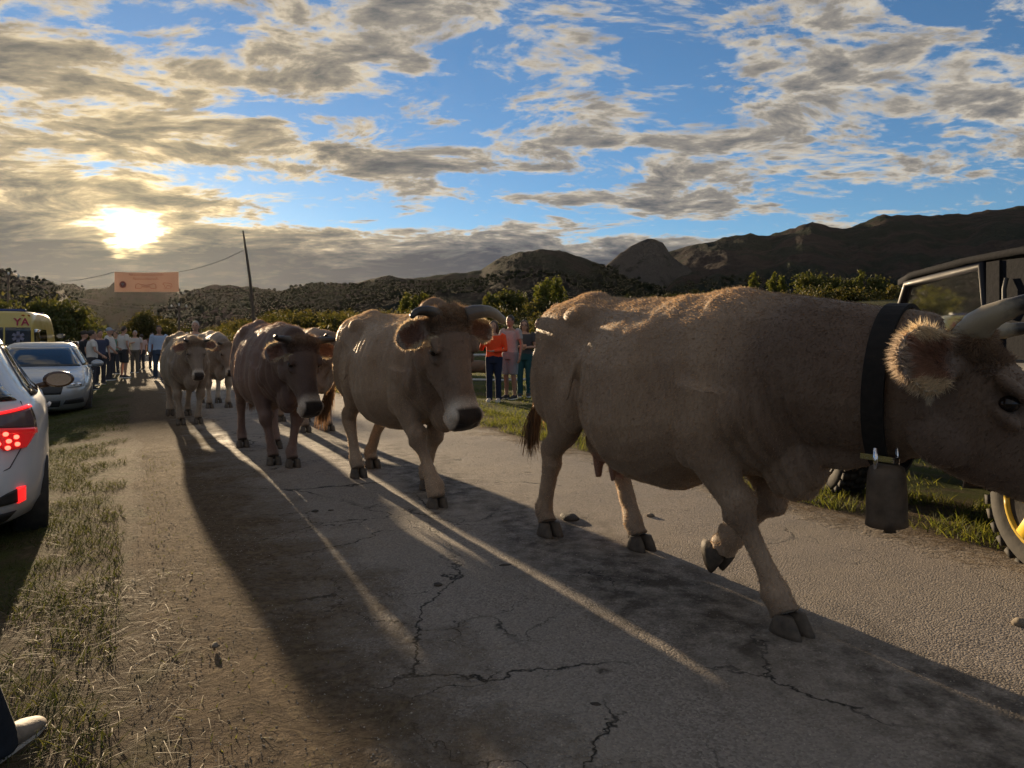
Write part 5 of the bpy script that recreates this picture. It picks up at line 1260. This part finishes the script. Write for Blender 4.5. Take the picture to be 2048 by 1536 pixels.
rail_fence('galvanised stock pen rails seen through the off roader window', (4.6, 12.0, 0), (13.5, 9.0, 0), 6, 5, 1.75, M_rail, .03, .045)
rail_fence('galvanised stock pen rails left of the off roader windscreen', (PX(1600, 14.5), 14.5, 0), (4.5, 12.05, 0), 2, 5, 1.75, M_rail, .03, .045)
lg = MB(); a, c = Vector(at(900, 17.0)), Vector(at(1012, 17.2)); lg.tube([a + Vector((0, 0, .62)), a.lerp(c, .5) + Vector((0, 0, .66)), c + Vector((0, 0, .60))], [.16, .15, .14], 12, (0, 0, 1)); tag(lg.build('log_rail', M_log), 'thick bare log lying on the fence beside the orange sweater', 'log')
person('child in red top standing beyond the stock pen rails', (7.9, 11.2, 0), facing(-.5, -.9), 1.45, (.6, .03, .03), 'short', (.06, .08, .14), hair='brown', group=None)

# ------------------------------------------------------------------ vegetation
tr_list = [('poplar', 812, 95, 588, 1.2), ('poplar', 828, 97, 594, 1.1), ('poplar', 845, 96, 586, 1.0), ('round', 985, 70, 589, 1.8), ('round', 1022, 72, 584, 1.9), ('poplar', 1092, 74, 562, 1.7), ('poplar', 1112, 76, 556, 1.6),
           ('poplar', 1506, 105, 546, 1.2), ('poplar', 1548, 100, 548, 1.2), ('poplar', 1564, 103, 552, 1.1), ('round', 1618, 92, 552, 2.6), ('round', 1665, 96, 553, 2.4), ('poplar', 1718, 104, 543, 1.2), ('round', 1700, 90, 562, 2.2), ('round', 1760, 88, 560, 2.2)]
def top_h(px, d, py): return 1.2 + (688 - py) / 1420 * d - ZG(PX(px, d), d)
LB = {812: 'slim poplar leftmost of the three in the valley scrub', 828: 'slim poplar in the middle of the valley three', 845: 'slim poplar rightmost of the valley three', 985: 'low round tree above the long grey horn', 1022: 'taller round tree above the woman with glasses', 1092: 'broad poplar at the left end of the dark wood', 1112: 'broad poplar second from the left end of the dark wood', 1506: 'lone poplar rising from the hedge over the large cow', 1548: 'poplar left of the yellowing round trees', 1564: 'poplar touching the yellowing round trees', 1618: 'yellowing round tree over the large cow withers', 1665: 'round tree midway to the off roader', 1718: 'thin poplar behind the round trees near the off roader', 1700: 'low round tree nearest the windscreen pillar', 1760: 'round tree partly behind the windscreen pillar'}
for i, (kind, px, d, h_, w) in enumerate(tr_list):
    tree('poplar' if kind == 'poplar' else 'round_tree', LB[px], PX(px, d), d, top_h(px, d, h_) / .96, w, kind, 1700, .17, 100 + i, 'trees across the valley floor', LM_poplar if kind == 'poplar' else LM_tree)
tree('large_tree', 'big spreading tree behind the ambulance', PX(60, 60), 60, 5.0, 3.6, 'round', 5200, .17, 301, None, LM_tree)
tree('large_tree', 'spreading tree right of the ambulance above the parked cars', PX(135, 66), 66, 5.0, 3.2, 'round', 4600, .17, 302, None, LM_tree)
tree('large_tree', 'tree at the extreme left edge behind the ambulance roof', PX(-60, 58), 58, 6.0, 4.0, 'round', 4200, .17, 305, None, LM_tree)
tree('willow', 'willow under the banner where the road vanishes', PX(292, 80), 80, 4.6, 3.0, 'round', 4200, .16, 303, None, LM_bush)
tree('willow', 'smaller willow right of the first under the banner', PX(340, 92), 92, 4.4, 2.8, 'round', 3000, .16, 304, None, LM_bush)
def scrub(name, label, spots, n_each, size, seed, m):
    g = np.random.default_rng(seed); Vs = []; Fs = []; o_ = 0
    for k, (x, y, r_, h_) in enumerate(spots):
        z = ZG(x, y); cs = [(x + g.normal() * r_ * .5, y + g.normal() * r_ * .4, z + h_ * (.25 + .5 * g.random())) for _ in range(6)]
        V_, F_ = leaf_cloud(cs, [r_ * (.35 + .25 * g.random()) for _ in cs], n_each, size, seed + k, .75)
        Vs.append(V_); Fs.append(F_ + o_); o_ += len(V_)
    o = mk_np(name, np.concatenate(Vs), np.concatenate(Fs), m); tag(o, label, kind='stuff'); return o
g = np.random.default_rng(77); sp = []
for k in range(150):
    px = g.uniform(520, 1200); d = g.uniform(44, 92); sp.append((PX(px, d), d, g.uniform(.9, 2.0), g.uniform(1.0, 2.3)))
scrub('scrub', 'low golden green scrub covering the rising ground', sp, 230, .14, 500, LM_bush)
sp = []
for k in range(46):
    px = 1085 + 9.2 * k + g.normal() * 4; d = 66 + g.normal() * 3 + k * .3; sp.append((PX(px, d), d, g.uniform(1.1, 1.6), g.uniform(1.4, 2.2)))
scrub('dark_thicket', 'dark alder thicket along the field edge', sp, 420, .16, 700, LM_dark)
sp = []
for k in range(40):
    px = g.uniform(1440, 2300); d = g.uniform(78, 96); sp.append((PX(px, d), d, g.uniform(1.3, 2.2), g.uniform(1.2, 2.4)))
scrub('hedge', 'mixed hedge below the brown hills', sp, 380, .17, 900, LM_bush)
sp = []
for k in range(50):
    px = g.uniform(330, 600); d = g.uniform(70, 130); sp.append((PX(px, d), d, g.uniform(1.2, 2.4), g.uniform(1.2, 2.4)))
for k in range(40):
    px = g.uniform(-300, 330); d = g.uniform(70, 120); sp.append((PX(px, d), d, g.uniform(1.5, 3.0), g.uniform(1.5, 3.2)))
scrub('roadside_scrub', 'scrub fringing the far road', sp, 260, .16, 1100, LM_bush)

# ------------------------------------------------------------------ grass and litter
def blades(name, label, P0, h_, w, lean, seed, m, flat=0.0):
    g = np.random.default_rng(seed); n = len(P0); a = g.random(n) * 6.283
    sd = np.stack([np.cos(a), np.sin(a), np.zeros(n)], 1) * (w * (.6 + .8 * g.random(n)))[:, None]
    le = g.normal(size=(n, 3)) * lean; hh = (h_ * (.4 + .9 * g.random(n)))
    tip = P0 + np.stack([le[:, 0] * hh * 2.2, le[:, 1] * hh * 2.2, hh * (1 - flat)], 1); midp = P0 * .45 + tip * .55 + np.stack([np.zeros(n), np.zeros(n), hh * .12], 1)
    Vb = np.stack([P0 - sd, P0 + sd, midp + sd * .7, midp - sd * .7, tip], 1).reshape(-1, 3); k = np.arange(n)[:, None] * 5
    F4 = k + [0, 1, 2, 3]; F3 = k + [3, 2, 4]
    F = np.concatenate([np.concatenate([F4[:, [0, 1, 2]], F4[:, [0, 2, 3]]]), F3])
    o = mk_np(name, Vb, F, m); tag(o, label, kind='stuff'); return o
def ground_pts(n, u0, u1, v0, v1, seed, clump=.5, vpow=1.6, nz=2.2):
    g = np.random.default_rng(seed); out = []
    while len(out) < n:
        u = g.uniform(u0, u1, 4000); v = v0 + (v1 - v0) * g.random(4000) ** vpow
        x = u * RN.x + v * RA.x; y = u * RN.y + v * RA.y
        keep = np.array([mnoise.noise((a * nz, b * nz, seed * .1)) for a, b in zip(x, y)]) > (clump - 1) * .6 + .35 * (g.random(4000) - .5)
        keep &= y > .8
        out += list(np.stack([x[keep], y[keep], gz(x[keep], y[keep]) + .0], 1))
    P_ = np.array(out[:n]); P_[:, 2] -= .01; return P_
blades('verge_grass', 'grass along the right edge of the asphalt', ground_pts(26000, 4.42, 5.6, -1.0, 26, 3, .75), .085, .0032, .28, 31, LM_grass)
blades('meadow_grass', 'short grass of the meadow beyond the verge', ground_pts(42000, 5.0, 16, -1, 34, 4, .8, 1.3), .060, .0045, .30, 32, LM_grass)
blades('left_verge_grass', 'thin trodden grass on the left verge', ground_pts(80000, -4.5, -.05, .2, 16, 6, .78, 2.0), .040, .0021, .6, 33, LM_verge)
blades('hay_litter', 'dry hay stalks littering the left verge', ground_pts(12000, -3.5, .05, -.5, 12, 9, .7, 1.5), .034, .0012, .75, 34, LM_straw, .80)
def grit(name, label, P0, r0, seed, m):
    g = np.random.default_rng(seed); n = len(P0); base = np.array([[1, 0, 0], [-1, 0, 0], [0, 1, 0], [0, -1, 0], [0, 0, .8], [0, 0, -.8]], float)
    sc_ = (r0 * (.4 + 1.2 * g.random((n, 1, 1)) ** 2)) * (.6 + .8 * g.random((n, 1, 3))); an = g.random(n) * 6.28
    v = base[None] * sc_; c, s_ = np.cos(an)[:, None], np.sin(an)[:, None]
    v = np.stack([v[..., 0] * c - v[..., 1] * s_, v[..., 0] * s_ + v[..., 1] * c, v[..., 2]], -1) + P0[:, None, :]
    f = np.array([[0, 2, 4], [2, 1, 4], [1, 3, 4], [3, 0, 4], [2, 0, 5], [1, 2, 5], [3, 1, 5], [0, 3, 5]]); F = (f[None] + np.arange(n)[:, None, None] * 6).reshape(-1, 3)
    o = mk_np(name, v.reshape(-1, 3), F, m); tag(o, label, kind='stuff')
M_grit, T, b, out = nmat('road_grit'); geo = T.n('ShaderNodeNewGeometry'); T.put(b.inputs['Base Color'], T.mix(geo.outputs['Random Per Island'], (.16, .135, .11), (.42, .37, .30))); b.inputs['Roughness'].default_value = .85
def road_pts(n, u0, u1, v0, v1, seed, vpow=1.5):
    P_ = ground_pts(n, u0, u1, v0, v1, seed, .6, vpow, 1.4); u = P_[:, 0] * RN.x + P_[:, 1] * RN.y; v = P_[:, 0] * RA.x + P_[:, 1] * RA.y
    P_[:, 2] = [road_z(a, b_) + .0 for a, b_ in zip(u, v)]; return P_
grit('loose_grit', 'loose grit and stone chips on the crumbling left edge', road_pts(12000, .0, 1.3, .4, 9, 61), .0026, 62, M_grit)
grit('track_grit', 'loose grit and mud crumbs in the wheel tracks', road_pts(14000, 1.3, 4.3, .2, 10, 63), .0026, 64, M_grit)
blades('hay_heap', 'matted dry hay on the dirt strip at the road edge', ground_pts(2600, -.5, .42, .7, 4.2, 19, .18, .8, 1.1) + np.array([0, 0, .014]), .042, .0012, .8, 37, LM_straw, .80)
blades('crack_weeds', 'low weeds growing in the road edge', ground_pts(2200, .1, .75, .3, 9, 12, .35, 1.2, 3.5), .03, .003, .5, 35, LM_grass)
# woods on the slopes: low lumps of crown over the ridges
def hill_wood(name, label, pts_list, n, seed, m, size=1.0, zmax=999):
    g = np.random.default_rng(seed); P_ = np.concatenate([HILLPTS[i] for i in pts_list]); 
    msk = np.array([mnoise.noise((p[0] * .006, p[1] * .006, seed)) for p in P_]) + .35 * (P_[:, 2] < 70) > .12
    P_ = P_[msk & (P_[:, 2] > 3) & (P_[:, 2] < zmax)]; P_ = P_[g.integers(0, len(P_), n)] + np.stack([g.normal(size=n) * 6, g.normal(size=n) * 6, np.zeros(n)], 1)
    k, a = MB().ell((0, 0, 0), (1, 1, 1), None, 7, 4), None
    bv = np.array(k.v); bf = np.array([q for q in k.f]); s_ = size * (2.0 + 3.0 * g.random((n, 1, 1))) * np.array([1, 1, .8]) * (P_[:, 1] / 900).clip(.5, 1.3)[:, None, None]
    V_ = bv[None] * s_ * (.75 + .5 * g.random((n, len(bv), 1))) + P_[:, None, :]; F_ = (bf[None] + np.arange(n)[:, None, None] * len(bv)).reshape(-1, 4)
    o = mk_np(name, V_.reshape(-1, 3), F_, m, smooth=False); tag(o, label, kind='stuff')
M_wood = grain(mat('far_wood', (.015, .020, .011), 1.0, spec=.0), (.026, .029, .015), .08, .8)
hill_wood('hillside_wood', 'dark scrub oak wood patching the right hills', [0], 6000, 2, M_wood, .55, 85)
hill_wood('hillside_wood', 'dark wood covering the central green hill', [2], 7000, 3, M_wood, .55)
hill_wood('hillside_wood', 'dark wood on the hills under the sun', [4, 5, 6], 7000, 5, M_wood, .55)
# dung, stones
M_dung = grain(mat('dung', (.030, .022, .014), .8), (.055, .04, .025), 30, .7, .8); M_stone = grain(mat('stone', (.20, .165, .12), .9), (.12, .1, .08), 20, .7, .5)
def lump(name, label, cat, x, y, r_, flat, seed, m, group):
    g = random.Random(seed); mb = MB().ell((0, 0, r_ * flat * .4), (r_, r_ * g.uniform(.6, .9), r_ * flat), Matrix.Rotation(g.uniform(0, 3), 3, 'Z'), 16, 9)
    o = mb.build(name, m); o.location = (x, y, .024)
    me = o.data; c = co_of(me); c *= (1 + .28 * np.array([mnoise.noise((p[0] / r_ * 1.6 + seed, p[1] / r_ * 1.6, p[2] / r_ * 1.6)) for p in c]))[:, None]; me.vertices.foreach_set('co', c.ravel()); me.update()
    tag(o, label, cat, group)
def gp(px, py): d = 1.2 * 1420 / (py - 688); return PX(px, d), d
for i, (px, py, r_, lab) in enumerate([(1140, 1045, .09, 'flat dung pat beside the near hind hoof of the large cow'), (1010, 1142, .035, 'small dung crumb left of the muddy wheel track'), (630, 1030, .03, 'small dung crumb below the horned dark cow'), (876, 1180, .025, 'dung crumb beside the streak of light'), (662, 1028, .022, 'second dung crumb below the horned dark cow'), (1190, 1425, .02, 'tiny dung crumb at the bottom centre of the road')]):
    x, y = gp(px, py); lump('dung', lab, 'dung', x, y, r_, .28, i + 3, M_dung, 'dung on the road')
for i, (px, py, r_, lab) in enumerate([(2044, 1262, .04, 'tan stone at the right edge of the road'), (1010, 1050, .02, 'small tan stone near the stepping hoof of the fawn cow'), (1300, 1040, .03, 'flat pale clod under the belly of the large cow'), (430, 1305, .02, 'pale pebble on the left verge')]):
    x, y = gp(px, py); lump('stone', lab, 'stone', x, y, r_, .5, i + 40, M_stone, 'loose stones on the road')

# ------------------------------------------------------------------ air
hz = MB().box((0, 950, 140), (2900, 1900, 152)).build('haze', None, None, False)
hm_ = bpy.data.materials.new('valley_haze'); hm_.use_nodes = True; T = NT(hm_.node_tree); out = T.n('ShaderNodeOutputMaterial'); pv = T.n('ShaderNodeVolumePrincipled')
pv.inputs['Color'].default_value = (.92, .90, .90, 1); pv.inputs['Density'].default_value = .000008; pv.inputs['Anisotropy'].default_value = .62
hm_.node_tree.links.new(pv.outputs[0], out.inputs['Volume']); hz.data.materials.append(hm_); tag(hz, 'thin golden haze filling the valley', kind='stuff')
